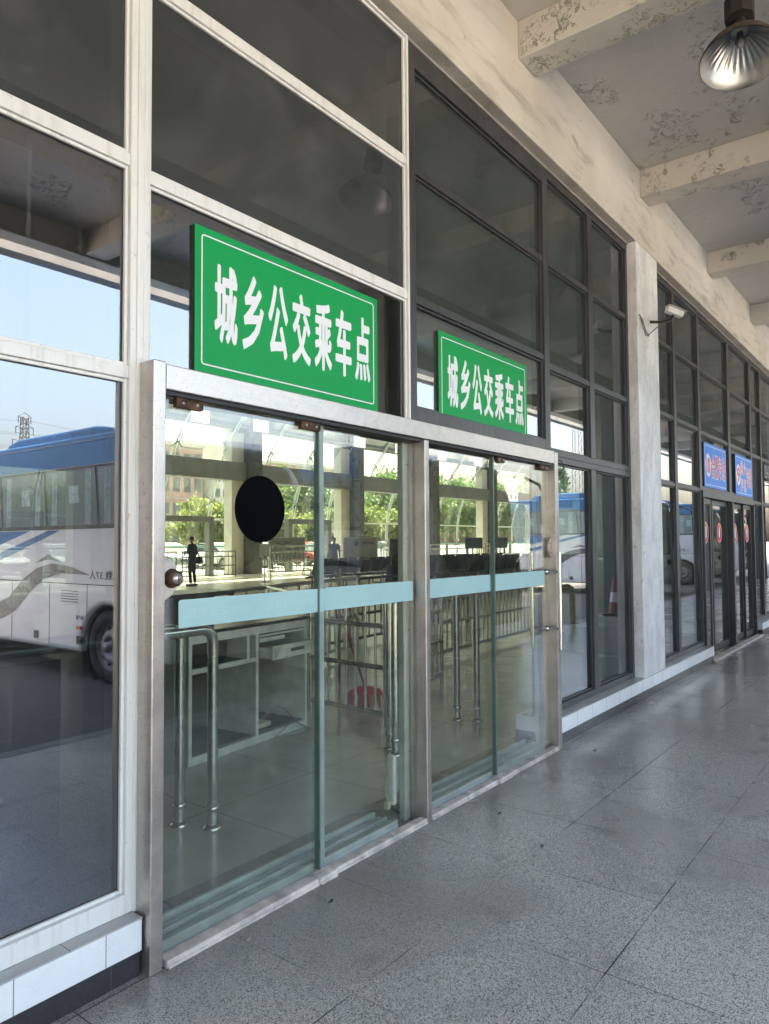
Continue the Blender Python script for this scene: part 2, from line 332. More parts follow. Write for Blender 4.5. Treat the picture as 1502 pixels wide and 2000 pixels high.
def tag(o, label=None, cat=None, group=None, kind=None):
    for k, v in (('label', label), ('category', cat), ('group', group), ('kind', kind)):
        if v: o[k] = v
    return o
def wloc(p):
    v = Vector((0, 0, 0))
    while p: v += p.location; p = p.parent
    return v
def build(mb, name, mats, parent=None, bevel=0, label=None, seg=2):
    me = bpy.data.meshes.new(name); off = wloc(parent) if parent else Vector((0, 0, 0))
    me.from_pydata([Vector(v)-off for v in mb.v], [], mb.f)
    mats = mats if isinstance(mats, list) else [mats]
    for q in mats: me.materials.append(M[q])
    for p, mi, sm in zip(me.polygons, mb.mi, mb.sm): p.material_index = mi; p.use_smooth = sm
    bm = bmesh.new(); bm.from_mesh(me); bmesh.ops.recalc_face_normals(bm, faces=bm.faces); bm.to_mesh(me); bm.free()
    o = bpy.data.objects.new(name, me); sc.collection.objects.link(o)
    if parent: o.parent = parent
    if bevel:
        b = o.modifiers.new('bevel', 'BEVEL'); b.width = bevel; b.segments = seg; b.limit_method = 'ANGLE'; b.angle_limit = R(40)
    if label: o['label'] = label
    return o
def empty(name, loc=(0, 0, 0), label=None, cat=None, group=None):
    o = bpy.data.objects.new(name, None); o.empty_display_size = .1; sc.collection.objects.link(o); o.location = loc
    return tag(o, label, cat, group)
def copy_tree(o, parent=None):
    c = o.copy(); sc.collection.objects.link(c)
    if parent: c.parent = parent
    for ch in list(o.children): copy_tree(ch, c)
    return c
def text_into(mb, s, box, org, ux, uz, off=0., depth=.002, mi=0, bold=None):
    """fit the glyphs of s into box=(x0,x1,z0,z1) on the plane org + x*ux + z*uz, raised by depth along its normal"""
    cu = bpy.data.curves.new('t', 'FONT'); cu.body = s; cu.offset = off; cu.extrude = .5; cu.resolution_u = 3
    o = bpy.data.objects.new('t', cu); sc.collection.objects.link(o)
    me = o.to_mesh(); n = Vector(uz).cross(Vector(ux)) ; n = -n
    xs = [v.co.x for v in me.vertices]; ys = [v.co.y for v in me.vertices]
    x0, x1, y0, y1 = min(xs), max(xs), min(ys), max(ys); org = Vector(org); ux = Vector(ux); uz = Vector(uz); vs = []
    for v in me.vertices:
        X = box[0]+(v.co.x-x0)/(x1-x0)*(box[1]-box[0]); Z = box[2]+(v.co.y-y0)/(y1-y0)*(box[3]-box[2])
        vs.append(org+ux*X+uz*Z+n*(v.co.z+.5)*depth)
    fs = [tuple(p.vertices) for p in me.polygons]; mb.add(vs, fs, mi)
    if bold:
        for k, (i, j) in enumerate(((1, 0), (-1, 0), (0, 1), (0, -1), (1, 1), (-1, -1), (1, -1), (-1, 1))):
            q = .75 if i and j else 1.; d_ = ux*i*bold[0]*q+uz*j*bold[1]*q-n*.00011*(k+1); mb.add([v+d_ for v in vs], fs, mi)
    o.to_mesh_clear(); bpy.data.objects.remove(o); bpy.data.curves.remove(cu)
def disc(mb, c, ax, r, t=.002, n=40, mi=0): mb.lathe(c, ax, [(0.0001, 0), (r, 0), (r, t), (0.0001, t)], n, mi, False)
def ring(mb, c, ax, r0, r1, t=.002, n=40, mi=0): mb.lathe(c, ax, [(r0, 0), (r1, 0), (r1, t), (r0, t), (r0, 0)], n, mi, False)
def arc(cx, cy, r, a0, a1, n): return [(cx+r*math.cos(R(a0+(a1-a0)*i/n)), cy+r*math.sin(R(a0+(a1-a0)*i/n))) for i in range(n+1)]

# ------------------------------------------------------------------ ground
XL, XR = -14, 62
KY = -.72       # platform edge
o = build(MB().box(XL, XR, KY+.15, 2.6, -.26, 0), 'platform_floor', 'granite'); tag(o, kind='structure')
o = build(MB().box(XL, XR, KY, KY+.15, -.262, .002), 'kerb', 'kerb', bevel=.01); tag(o, kind='structure')
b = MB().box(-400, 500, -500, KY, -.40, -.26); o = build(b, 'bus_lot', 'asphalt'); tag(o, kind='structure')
o = build(MB().box(XL, XR, 2.6, 28.6, -.26, 0), 'hall_floor', 'hall'); tag(o, kind='structure')
o = build(MB().box(-400, 500, 28.6, 600, -.40, -.02), 'street', 'street'); tag(o, kind='structure')

for i, (x, y, r_, lab) in enumerate(((3.55, 1.95, .009, 'dark scrap of litter on the paving in front of the second door pair'), (3.30, 1.58, .006, 'small dark crumb of litter near the middle of the paving'), (2.28, 2.04, .008, 'flattened dark scrap in front of the first threshold'), (5.0, 1.98, .012, 'dark smudge of litter by the right plinth corner'), (6.75, 2.13, .03, 'pale rubble crumb at the foot of the black skirting'))):
    b = MB(); q = random.Random(i); pts = [(x+r_*(q.uniform(.5, 1.2))*math.cos(a*.7)*1.5, y+r_*q.uniform(.3, 1)*math.sin(a*.7), .0006) for a in range(9)]
    b.prism(pts, (0, 0, .002)).box(x+r_*.6, x+r_*1.8, y-.004, y+.003, .001, .007); o = build(b, 'litter_scrap', 'stone' if i == 4 else 'edge'); tag(o, lab, 'litter')

# ------------------------------------------------------------------ the station building: wall, piers, plinths, windows, hall
YF = 2.22
bld = empty('station_building', (0, YF, 0), 'bus station with a glazed front, cream concrete band above it and a deep hall behind', 'building')
build(MB().box(XL, XR, YF, 2.62, 4.33, 5.08), 'lintel_wall', 'band', bld, bevel=.006)
PIERS = [(6.865, 7.505), (14.75, 15.4), (22.6, 23.25), (30.5, 31.15), (38.4, 39.05), (46.3, 46.95), (54.2, 54.9)]
for a, c in PIERS: build(MB().box(a, c, YF+.001, 2.60, .19, 4.329), 'pier', 'pier', bld, bevel=.008)
def plinth(x0, x1):
    build(MB().box(x0, x1, YF-.002, 2.55, .084, .192), 'tiled_kerb', 'wtile', bld, bevel=.003)
    build(MB().box(x0, x1, YF-.006, 2.50, .1925, .199), 'window_sill', 'sill', bld, bevel=.002)
    build(MB().box(x0+.004, x1-.004, YF+.006, 2.55, 0, .083), 'skirting', 'btile', bld)
plinth(XL, 1.512); plinth(4.915, 9.447); plinth(12.46, XR)
build(MB().box(XL, XR, 2.30, 2.60, 4.310, 4.3285), 'soffit', 'soffit', bld)

GY = 2.345
def window(x0, x1, z0, z1, xs, zs, mat, gm, name='window', fy=2.31, gy=None, w=.055, wr=None, lab=None, upper=None, um=None):
    """frame with mullions at xs (centre, width) and transoms at zs; one pane per cell"""
    f = MB(); d0, d1 = fy, 2.42; wr = wr or w; GY = gy or 2.345
    f.box(x0, x0+w, d0, d1, z0, z1); f.box(x1-wr, x1, d0, d1, z0, z1)
    f.box(x0+w, x1-wr, d0, d1, z0, z0+w); f.box(x0+w, x1-wr, d0, d1, z1-w, z1)
    cuts = [x0+w]
    for c, ww in xs: f.box(c-ww/2, c+ww/2, d0, d1, z0+w, z1-w); cuts += [c-ww/2, c+ww/2]
    cuts.append(x1-wr); zc = [z0+w]
    for z in zs: zc += [z-.022, z+.022]
    zc.append(z1-w)
    cells = []
    for i in range(0, len(cuts), 2):
        for z in zs: f.box(cuts[i], cuts[i+1], d0+.006, d1-.004, z-.022, z+.022)
        for j in range(0, len(zc), 2): cells.append((cuts[i], cuts[i+1], zc[j], zc[j+1]))
    # inner beads round every pane
    for a, b_, c, d in cells:
        q = .014; y0, y1 = GY-.016, GY-.001
        f.box(a+.001, a+q, y0, y1, c+.001, d-.001); f.box(b_-q, b_-.001, y0, y1, c+.001, d-.001)
        f.box(a+q, b_-q, y0+.001, y1, c+.001, c+q); f.box(a+q, b_-q, y0+.001, y1, d-q, d-.001)
    o = build(f, name, mat, bld, bevel=.003, label=lab)
    for a, b_, c, d in cells:
        mm = um if (upper is not None and c > upper) else gm
        build(MB().box(a+.002, b_-.002, GY, GY+.006, c+.002, d-.002), 'pane', mm, o)
    return o
# white framed bays left of and above the first doors
window(-.42, 1.550, .2, 4.30, [], [2.09, 2.865], 'white', 'gl_left', w=.067, fy=2.275, gy=2.305, upper=2.5, um='gl_dusty', lab='white aluminium window frame left of the doors')
window(-2.4, -.421, .2, 4.30, [], [2.09, 2.87], 'white', 'gl_left', fy=2.275, gy=2.305, upper=2.5, um='gl_dusty')
window(1.551, 3.215, 2.125, 4.30, [], [2.83, 3.58], 'white', 'gl_left', fy=2.275, gy=2.305, w=.012, wr=.016, upper=2.7, um='gl_dusty', lab='white aluminium window frame above the first green sign')
window(3.217, 5.035, 2.125, 4.30, [], [2.85, 3.60], 'dark', 'gl_blue', w=.11, wr=.035, upper=2.7, um='gl_bdusty', lab='dark window frame above the second green sign')
window(4.93, 6.86, .2, 2.124, [(5.925, .10)], [], 'dark', 'gl_blue', w=.05, lab='dark lower window frame between doors and pier')
window(5.036, 6.86, 2.124, 4.30, [(5.93, .10)], [2.80, 3.60], 'dark', 'gl_blue', w=.05, upper=2.7, um='gl_bdusty')
window(7.51, 9.40, .2, 4.30, [(8.37, .10)], [2.09, 2.83, 3.60], 'dark', 'gl_blue', w=.05, upper=2.7, um='gl_bdusty', lab='dark window frame just right of the pier')
window(9.40, 12.44, 2.09, 4.30, [(10.98, .14)], [2.81, 3.60], 'dark', 'gl_blue', w=.05, upper=2.7, um='gl_bdusty', lab='dark window frame around the two blue signs')
window(12.44, 14.74, .2, 4.30, [(13.25, .1)], [2.06, 2.81, 3.60], 'dark', 'gl_blue', w=.05, upper=2.7, um='gl_bdusty')
for (a, c), (d, e) in zip(PIERS[1:-1], PIERS[2:]):
    window(c+.002, d-.002, .2, 4.30, [(c+(d-c)*k/5, .1) for k in (1, 2, 3, 4)], [2.06, 2.81, 3.60], 'dark', 'gl_blue', w=.05, upper=2.7, um='gl_bdusty')
build(MB().box(-13, 1.5, 2.74, 4.34, 0, 1.03), 'pane_darkening_box', 'cold', bld, bevel=.01)  # added dark box, hides the lit hall floor behind the left pane
build(MB().box(-13, 2.2, 4.35, 5.0, 0, 1.06).box(-13, 2.25, 4.30, 5.05, 1.061, 1.10), 'floor_blocking_counter', 'cold', bld, bevel=.01)  # dark counter added to block bright floor seen through the left pane
b = MB().box(1.5075, 1.5335, 2.268, 2.2745, .2, 4.3)
build(b, 'frame_cover_strip', 'white', bld, bevel=.002); build(MB().box(1.535, 1.5495, 2.271, 2.2745, .2, 4.3), 'frame_cover_strip', 'white', bld, bevel=.001)
# closing walls and ceiling of the hall
build(MB().box(XL-.3, XL, YF, 28.6, 0, 7.5), 'end_wall', 'hallw', bld)
build(MB().box(XR, XR+.3, YF, 28.6, 0, 7.5), 'end_wall', 'hallw', bld)
build(MB().box(XL, XR, 2.62, 24.8, 7.3, 7.6), 'hall_ceiling', 'hallc', bld)
build(MB().box(XL, XR, 2.45, 2.62, 5.08, 7.6), 'upper_wall', 'hallw', bld)
build(MB().box(-13, 1.9, 10.5, 10.7, 0, 2.3).box(-13, -.5, 10.5, 10.7, 2.3, 2.6), 'partition', 'hallw', bld)
build(MB().box(-13, 6.9, 10.5, 10.7, 2.601, 7.29), 'glazing_blocker', 'hallb', bld)  # added wall, blocks the bright far glazing from the left pane
build(MB().box(XL, XR, 26.2, 26.8, 4.42, 5.27), 'hall_beam', 'hallb', bld)
build(MB().box(XL, XR, 26.1, 26.8, 6.9, 8.0), 'hall_beam', 'hallb', bld)
for k in range(-3, 5):
    x = 22.95+7.83*k
    build(MB().box(x+.42, x+1.28, 26.0, 26.9, 0, 6.9), 'hall_column', 'cold', bld)  # dark half has the column's shaded side painted into its colour
    build(MB().box(x-.32, x+.41, 26.35, 26.9, 0, 6.9), 'hall_column', 'colw', bld)
for x0, x1 in ((18.3, 21.55), (26.3, 29.6), (10.4, 13.6)):
    build(MB().box(x0, x0+.28, 26.3, 26.6, 0, 2.42).box(x1-.28, x1, 26.3, 26.6, 0, 2.42).box(x0, x1, 26.3, 26.6, 2.42, 2.68), 'hall_door_frame', 'hallb', bld, bevel=.01)
prof = [(28.2, 0), (28.2, 1.3), (28.15, 2.62), (27.95, 3.6), (27.5, 4.8), (26.8, 6.0), (25.9, 7.1), (24.9, 7.95)]
ribs = []
for k in range(-8, 13):
    x = 25.6+2.85*k
    if x < XL+1 or x > XR-1: continue
    r = build(MB().tube([(x-.07, y, z) for y, z in prof], .045, 8).tube([(x+.07, y-.02, z) for y, z in prof], .03, 6), 'rib', 'alu_g', bld)
    for y, z in ((27.92, 3.5), (26.75, 6.0), (28.1, 1.4)):
        s = MB()
        for dx, dz in ((-.28, .22), (.28, .22), (-.28, -.22), (.28, -.22)): s.tube([(x, y, z), (x+dx, y+.1, z+dz)], .028, 6)
        build(s, 'spider_fitting', 'galv', r)
g = MB()
for (a, b_) in zip(prof[:-1], prof[1:]): g.quad((XL, a[0]+.12, a[1]), (XR, a[0]+.12, a[1]), (XR, b_[0]+.12, b_[1]), (XL, b_[0]+.12, b_[1]))
build(g, 'curtain_glass', 'gl_far', bld)
build(MB().box(XL, XR, 28.1, 28.2, 2.58, 2.66), 'glazing_transom', 'alu_g', bld)
build(MB().tube([(XL, 28.0, 1.3), (XR, 28.0, 1.3)], .05, 8), 'handrail', 'tealrail', bld)

# ------------------------------------------------------------------ platform canopy
can = empty('platform_canopy', (0, -.8, 0), 'concrete platform canopy with peeling grey paint and cross beams', 'canopy')
CE = -3.38
build(MB().box(XL, XR, CE, 2.62, 5.08, 5.32), 'ceiling_slab', 'ceil', can)
for k in range(-6, 22):
    x = 4.452+2.566*k if k < 3 else 9.58+2.60*(k-2)
    if x < XL+.3 or x > XR-1: continue
    build(MB().box(x, x+.265, CE+.26, YF-.0005, 4.81, 5.0795), 'cross_beam', ['beam'], can, bevel=.008)
build(MB().box(XL, XR, CE, CE+.25, 4.79, 5.0785), 'edge_beam', 'beam', can, bevel=.008)
build(MB().box(XL, XR, -1.05, -.62, 4.60, 4.8095), 'column_beam', 'beam', can, bevel=.008)
build(MB().box(XL, XR, CE-.62, CE-.40, 4.86, 5.0), 'gutter', 'conc', can)
for k in range(-2, 8):
    x = -1.0+7.83*k
    build(MB().box(x, x+.55, -1.10, -.60, -.02, 4.60), 'column', 'conc', can, bevel=.015)

# ------------------------------------------------------------------ steel sliding entrance
ent = empty('sliding_entrance', (3.2, 2.2, 0), 'scuffed stainless steel entrance with four clear sliding glass leaves under the green signs', 'sliding door')
PY = 2.185
def post(x0, x1, y1=2.274, z1=2.131): return build(MB().box(x0, x1, PY, y1, 0, z1), 'post', 'steelv', ent, bevel=.004)
post(1.520, 1.573); post(3.212, 3.252, 2.29, 2.028); post(4.872, 4.926, 2.30, 2.118)
build(MB().box(1.575, 4.870, PY+.002, 2.31, 2.032, 2.124), 'header', 'steel', ent, bevel=.004)
build(MB().box(1.576, 4.869, 2.20, 2.34, 2.016, 2.031), 'header_gap_shade', 'black', ent)  # black bar painted in for the shaded gap between header and leaves
# broken strip of threshold stone, three pieces with uneven ends
for x0, x1, y0, z1 in ((1.585, 2.36, 2.176, .028), (2.364, 2.475, 2.170, .030), (2.478, 3.21, 2.186, .026), (3.255, 3.98, 2.188, .026), (3.984, 4.14, 2.178, .029), (4.143, 4.868, 2.188, .026)):
    build(MB().box(x0, x1, y0, 2.236, 0, z1).box(x0+.002, x1-.003, y0-.008, y0, 0, .012), 'threshold', 'stone', ent, bevel=.004)
for y, h in ((2.262, .05), (2.298, .040), (2.33, .05), (2.372, .040), (2.41, .055)):
    build(MB().box(1.576, 3.05, y, y+.016, .002, h).box(3.256, 4.8, y, y+.016, .002, h), 'floor_track', 'alu_g', ent, bevel=.002)
build(MB().box(1.576, 3.05, 2.24, 2.45, .001, .012).box(3.256, 4.8, 2.24, 2.45, .001, .012), 'floor_track', 'alu_g', ent)
jb = MB()
for x0, x1, y0 in ((3.165, 3.19, 2.30), (3.192, 3.23, 2.308), (3.232, 3.25, 2.30), (3.252, 3.285, 2.312)): jb.box(x0, x1, y0, 2.335, 0, 2.03)
for x0, x1, y0 in ((4.80, 4.83, 2.305), (4.833, 4.868, 2.312)): jb.box(x0, x1, y0, 2.335, 0, 2.03)
for x in (3.198, 3.222):
    for z in (.35, 1.0, 1.5, 1.9): jb.lathe((x, 2.308, z), (0, -1, 0), [(.005, 0), (.005, .001), (.0005, .002)], 8, 1)
build(jb, 'inner_jamb', ['alu_g', 'black'], ent, bevel=.003)

def leaf(x0, x1, y, strip, lab=None):
    g = build(MB().box(x0, x1, y, y+.008, 0.030, 2.015), 'glass_leaf', 'gl_door', ent, label=lab)
    if strip:
        a, c = strip; r = .012
        pts = arc(c-r, 1.270-r, r, 0, 90, 4)+arc(a+r, 1.270-r, r, 90, 180, 4)+arc(a+.003, 1.168, .002, 180, 270, 2)+arc(c-.003, 1.168, .002, 270, 360, 2)
        s = build(MB().prism([(px, y-.0015, pz) for px, pz in pts], (0, .001, 0)), 'frosted_strip', 'frost', g)
        if len(strip) and x0 < 2:
            M.setdefault('frostp', plain('faint strip print', (.41, .60, .60), .4, 0, .03, 3)); b = MB()
            for q0, q1 in ((1.70, 2.02), (2.10, 2.40)): b = MB(); text_into(b, '安徽交运集团', (-q1, -q0, 1.200, 1.236), (0, y-.00175, 0), (-1, 0, 0), (0, 0, 1), 0, -.0003); build(b, 'faint_print', 'frostp', s)
    return g
l1 = leaf(1.575, 2.425, 2.236, (1.667, 2.462), 'door leaf with round black sticker'); l2 = leaf(2.405, 3.20, 2.256, (2.484, 3.190))
l3 = leaf(3.256, 4.045, 2.256, (3.320, 4.034)); l4 = leaf(4.050, 4.862, 2.236, (4.060, 4.775), 'end door leaf with pull handle and scraped round patch')
build(MB().box(2.418, 2.424, 2.226, 2.256, 0.030, 2.015), 'edge_seal', 'gl_edge', l1)
build(MB().box(2.4265, 2.474, 2.247, 2.2545, 0.030, 2.015), 'meeting_seal', 'seal', l2, label='translucent green vertical seal')
build(MB().box(4.034, 4.047, 2.228, 2.2545, 0.030, 2.015), 'edge_seal', 'gl_edge', l3)
b = MB(); disc(b, (2.072, 2.2345, 1.618), (0, -1, 0), .139, .0015, 64); build(b, 'round_sticker', 'blackgl', l1)
# scraped adhesive left by a removed sticker
t = NT('scraped sticker residue'); t.n.remove(t.b); tr = t.new('BsdfTransparent'); tr.inputs[0].default_value = (.9, .95, .92, 1); df = t.new('BsdfDiffuse'); df.inputs[0].default_value = (.52, .56, .52, 1)
ms = t.new('MixShader'); t.link(t.ramp(t.noise(t.pos((26, 1, 6)), 1.6, 5, .7, 1.2), .35, .65, .08, .55), ms.inputs[0]); t.link(tr.outputs[0], ms.inputs[1]); t.link(df.outputs[0], ms.inputs[2]); t.link(ms.outputs[0], t.out.inputs[0]); M['residue'] = t.m
b = MB(); disc(b, (4.435, 2.2345, 1.58), (0, -1, 0), .139, .0006, 48); build(b, 'sticker_residue', 'residue', l4)
for lf, x0, x1 in ((l1, 1.638, 1.760), (l1, 2.295, 2.418), (l4, 4.072, 4.165), (l4, 4.69, 4.825)):
    cl = build(MB().box(x0, x1, 2.212, 2.2355, 1.980, 2.0315), 'hanger_clamp', 'rust', lf, bevel=.003)
    b = MB()
    for x in (x0+.25*(x1-x0), x0+.77*(x1-x0)): b.lathe((x, 2.212, 1.998), (0, -1, 0), [(.0065, 0), (.0065, .002), (.0005, .003)], 12)
    build(b, 'screw', 'bolt', cl)
lk = MB(); pts = [(1.5745, 2.222, 1.352-.082)]+[(1.5745+.082*math.sin(R(a)), 2.222, 1.352-.082*math.cos(R(a))) for a in range(6, 180, 6)]+[(1.5745, 2.222, 1.352+.082)]
lk.prism(pts, (0, .013, 0)); lock = build(lk, 'lock_plate', 'steel', l1, bevel=.003)
lk = MB().lathe((1.628, 2.222, 1.352), (0, -1, 0), [(.036, 0), (.033, .006), (.031, .014), (.028, .03), (.0005, .03)], 24, 0); lk.lathe((1.628, 2.192, 1.352), (0, -1, 0), [(.020, 0), (.020, .008), (.0005, .009)], 20, 1); lk.box(1.6265, 1.6295, 2.1825, 2.184, 1.342, 1.360, 2)
build(lk, 'key_cylinder', ['rust', 'bolt', 'black'], lock)
lk = MB(); pts = [(4.868-.055*math.sin(R(a)), 2.218, 1.430-.075*math.cos(R(a))) for a in range(0, 181, 9)]; lk.prism(pts, (0, .016, 0)); lock = build(lk, 'lock_plate', 'steel', l4, bevel=.003)
b = MB()
for z in (1.395, 1.462): b.lathe((4.845, 2.218, z), (0, -1, 0), [(.006, 0), (.0005, .001)], 10)
build(b, 'screw_hole', 'black', lock)
build(MB().box(4.80, 4.868, 2.262, 2.30, .03, 2.015), 'stile', 'steelv', l4, bevel=.003)
h = MB()
for yb in (2.13, 2.345): h.tube([(4.80, yb, .72), (4.80, yb, 1.40)], .0135, 16)
for z in (.86, 1.26): h.tube([(4.80, 2.13, z), (4.80, 2.345, z)], .009, 12); h.lathe((4.80, 2.235, z), (0, -1, 0), [(.022, -.001), (.022, .012), (.012, .02)], 20)
build(h, 'pull_handle', 'rail', l4)
h = MB().tube([(4.93, 2.19, 2.07), (4.965, 2.17, 2.05), (4.975, 2.165, 2.01), (4.95, 2.17, 1.985), (4.93, 2.18, 1.975)], .0035, 8); build(h, 'loose_wire', 'black', ent)

# ------------------------------------------------------------------ green signs
def green_sign(x0, x1, z0, z1, label, gy):
    s = empty('green_sign', ((x0+x1)/2, 2.29, z0), label, 'sign', 'green signs above the sliding doors')
    W = x1-x0
    build(MB().box(x0, x1, gy-.0145, gy-.0002, z0, z1), 'board', 'edge', s)
    build(MB().box(x0, x1, gy-.0182, gy-.0147, z0, z1), 'face', 'green', s)
    b = MB(); m_ = .030; r = .016; w = .0055; Y = gy-.0202
    def rr(e): # rounded rect
        a, c, d, f = x0+m_+e, x1-m_-e, z0+m_+e, z1-m_-e; q = r-e
        return arc(c-q, f-q, q, 0, 90, 6)+arc(a+q, f-q, q, 90, 180, 6)+arc(a+q, d+q, q, 180, 270, 6)+arc(c-q, d+q, q, 270, 360, 6)
    A, B = rr(0), rr(w); n = len(A)
    vs = [(x, Y, z) for x, z in A]+[(x, Y, z) for x, z in B]+[(x, Y+.0014, z) for x, z in A]+[(x, Y+.0014, z) for x, z in B]
    fs = []
    for k in range(n):
        j = (k+1) % n; fs += [(k, j, n+j, n+k), (2*n+k, 3*n+k, 3*n+j, 2*n+j), (k, 2*n+k, 2*n+j, j), (n+k, n+j, 3*n+j, 3*n+k)]
    b.add(vs, fs); build(b, 'border_line', 'white_v', s)
    b = MB()
    for k, ch in enumerate('城乡公交乘车点'):
        c = x0+W*(.135+.1268*k); hw = W*.0515
        text_into(b, ch, (c-hw+.004, c+hw-.004, z0+(z1-z0)*.245, z0+(z1-z0)*.775), (0, gy-.0192, 0), (1, 0, 0), (0, 0, 1), 0, .0010, bold=(.0042, .0075))
    build(b, 'lettering', 'white_v', s)
    return s
green_sign(1.775, 2.932, 2.152, 2.735, 'nearer, larger looking green sign with white characters, above the left door leaves', 2.305)
green_sign(3.573, 4.726, 2.158, 2.732, 'farther, smaller looking green sign with white characters, above the right door leaves', 2.345)

# ------------------------------------------------------------------ blue signs over the far doors
def blue_sign(x0, x1, z0, z1, num, chars, label):
    s = empty('blue_sign', ((x0+x1)/2, 2.27, z0), label, 'sign', 'blue signs above the far doors'); W = x1-x0; H = z1-z0
    build(MB().box(x0, x1, 2.305, 2.344, z0, z1), 'board', 'edge', s); build(MB().box(x0, x1, 2.301, 2.305, z0, z1), 'face', 'blue', s)
    b = MB(); e = .03; w = .008; Y0, Y1 = 2.2995, 2.3009
    b.box(x0+e, x1-e, Y0, Y1, z0+e, z0+e+w).box(x0+e, x1-e, Y0, Y1, z1-e-w, z1-e).box(x0+e, x0+e+w, Y0, Y1, z0+e+w, z1-e-w).box(x1-e-w, x1-e, Y0, Y1, z0+e+w, z1-e-w)
    cx, cz = x0+W*.165, z0+H*.50
    pts = [(cx+W*.115*math.cos(R(a)), Y0, cz+H*.26*math.sin(R(a))) for a in range(0, 360, 10)]; b.prism(pts, (0, .0014, 0))
    build(b, 'border_line', 'white_v', s)
    for nm, mt, of, yy in (('lettering_outline', 'white_v', (.014, .016), 2.3002), ('lettering', 'red_v', None, 2.2985)):
        b = MB()
        if nm == 'lettering': text_into(b, num, (cx-W*.07, cx+W*.07, cz-H*.17, cz+H*.17), (0, yy, 0), (1, 0, 0), (0, 0, 1), 0, .0008, bold=(.008, .008))
        for ch, fx, f0, f1 in chars: text_into(b, ch, (x0+W*(fx-.062), x0+W*(fx+.062), z0+H*f0, z0+H*f1), (0, yy, 0), (1, 0, 0), (0, 0, 1), 0, .0008, bold=of)
        build(b, nm, mt, s)
    return s
blue_sign(9.53, 10.69, 2.14, 2.70, '10', [('合', .385, .24, .76), ('肥', .54, .24, .76), ('专', .70, .24, .76), ('线', .86, .24, .76)], 'blue sign numbered 10 with red characters above the far doors')
blue_sign(11.26, 12.39, 2.125, 2.71, '9', [('吴', .37, .55, .85), ('六', .55, .55, .85), ('庐', .37, .12, .42), ('江', .55, .12, .42), ('专', .73, .24, .74), ('线', .88, .24, .74)], 'blue sign numbered 9 with six red characters above the far doors')

# ------------------------------------------------------------------ far sliding doors
fd = empty('sliding_entrance', (10.9, 2.3, 0), 'dark framed sliding doors with round red stickers under the blue signs', 'sliding door')
f = MB(); f.box(9.401, 12.439, 2.29, 2.44, 2.005, 2.088)
for x0, x1 in ((9.401, 9.44), (10.955, 11.035), (12.395, 12.439)): f.box(x0, x1, 2.285, 2.44, 0, 2.004)
build(f, 'door_frame', 'dark', fd, bevel=.003)
build(MB().box(9.45, 12.40, 2.20, 2.29, 0, .028), 'threshold', 'stone', fd, bevel=.004)
for x0, x1, y in ((9.445, 9.92, 2.33), (10.10, 10.95, 2.36), (11.04, 11.87, 2.36), (11.86, 12.39, 2.33)):
    fr = MB(); w = .045; fr.box(x0, x0+w, y, y+.03, .03, 2.0).box(x1-w, x1, y, y+.03, .03, 2.0).box(x0+w, x1-w, y, y+.03, .03, .11).box(x0+w, x1-w, y, y+.03, 1.93, 2.0)
    fo = build(fr, 'door_leaf', 'dark', fd, bevel=.003)
    build(MB().box(x0+w, x1-w, y+.011, y+.018, .11, 1.93), 'pane', 'gl_blue', fo)
    cx = (x0+x1)/2 if x1-x0 < .6 else x0+.42; b = MB(); Y = y+.0105
    ring(b, (cx, Y, 1.572), (0, -1, 0), .085, .135, .001, 36, 0)
    for k in range(9): a = R(20+k*17.5); b.obox((cx+.11*math.cos(a), Y-.0012, 1.572+.11*math.sin(a)), ((math.cos(a), 0, math.sin(a)), (0, 1, 0), (-math.sin(a), 0, math.cos(a))), (.014, .0006, .011), 2)
    b.prism([(cx-.05, Y-.001, 1.60), (cx-.01, Y-.001, 1.645), (cx+.025, Y-.001, 1.66), (cx+.045, Y-.001, 1.60), (cx+.035, Y-.001, 1.52), (cx, Y-.001, 1.49), (cx-.04, Y-.001, 1.53)], (0, -.001, 0), 1)
    ring(b, (cx, Y-.0012, 1.572), (0, -1, 0), .128, .134, .0008, 36, 1)
    build(b, 'round_sticker', ['red_v', 'white_v', 'orange_v'], fo)

# ------------------------------------------------------------------ pendant lamp
lc = Vector((4.66, .865, 4.345))
lamp = empty('pendant_lamp', tuple(lc), 'aluminium bell pendant lamp with fluted inside hanging from the canopy ceiling', 'lamp')
n = 96; prf = [(.225, 0, 0), (.222, .012, 0), (.205, .045, 0), (.185, .075, 0), (.172, .093, .25), (.15, .118, 1), (.12, .15, 1), (.09, .178, 1), (.065, .198, .6), (.052, .207, 0)]
vs, fs = [], []
for (r, h, fl) in prf:
    for k in range(n): a = 2*math.pi*k/n; q = r+fl*.0065*math.cos(a*26); vs.append(lc+Vector((q*math.cos(a), q*math.sin(a), h)))
for i in range(len(prf)-1):
    for k in range(n): fs.append((i*n+k, i*n+(k+1) % n, (i+1)*n+(k+1) % n, (i+1)*n+k))
build(MB().add(vs, fs, 0, True), 'shade', 'lampmet', lamp)
build(MB().lathe(lc+Vector((0, 0, .003)), (0, 0, 1), [(.229, 0), (.227, .013), (.211, .048), (.190, .08), (.16, .118), (.128, .152), (.098, .182), (.07, .205), (.05, .214)], 64), 'shade_back', 'shadeout', lamp)
build(MB().lathe(lc, (0, 0, 1), [(.054, .205), (.054, .198), (.02, .196)], 32), 'collar', 'lampmet', lamp)
build(MB().lathe(lc, (0, 0, 1), [(.001, .10), (.016, .103), (.026, .118), (.028, .14), (.02, .17), (.018, .205)], 24), 'bulb', 'bulb', lamp)
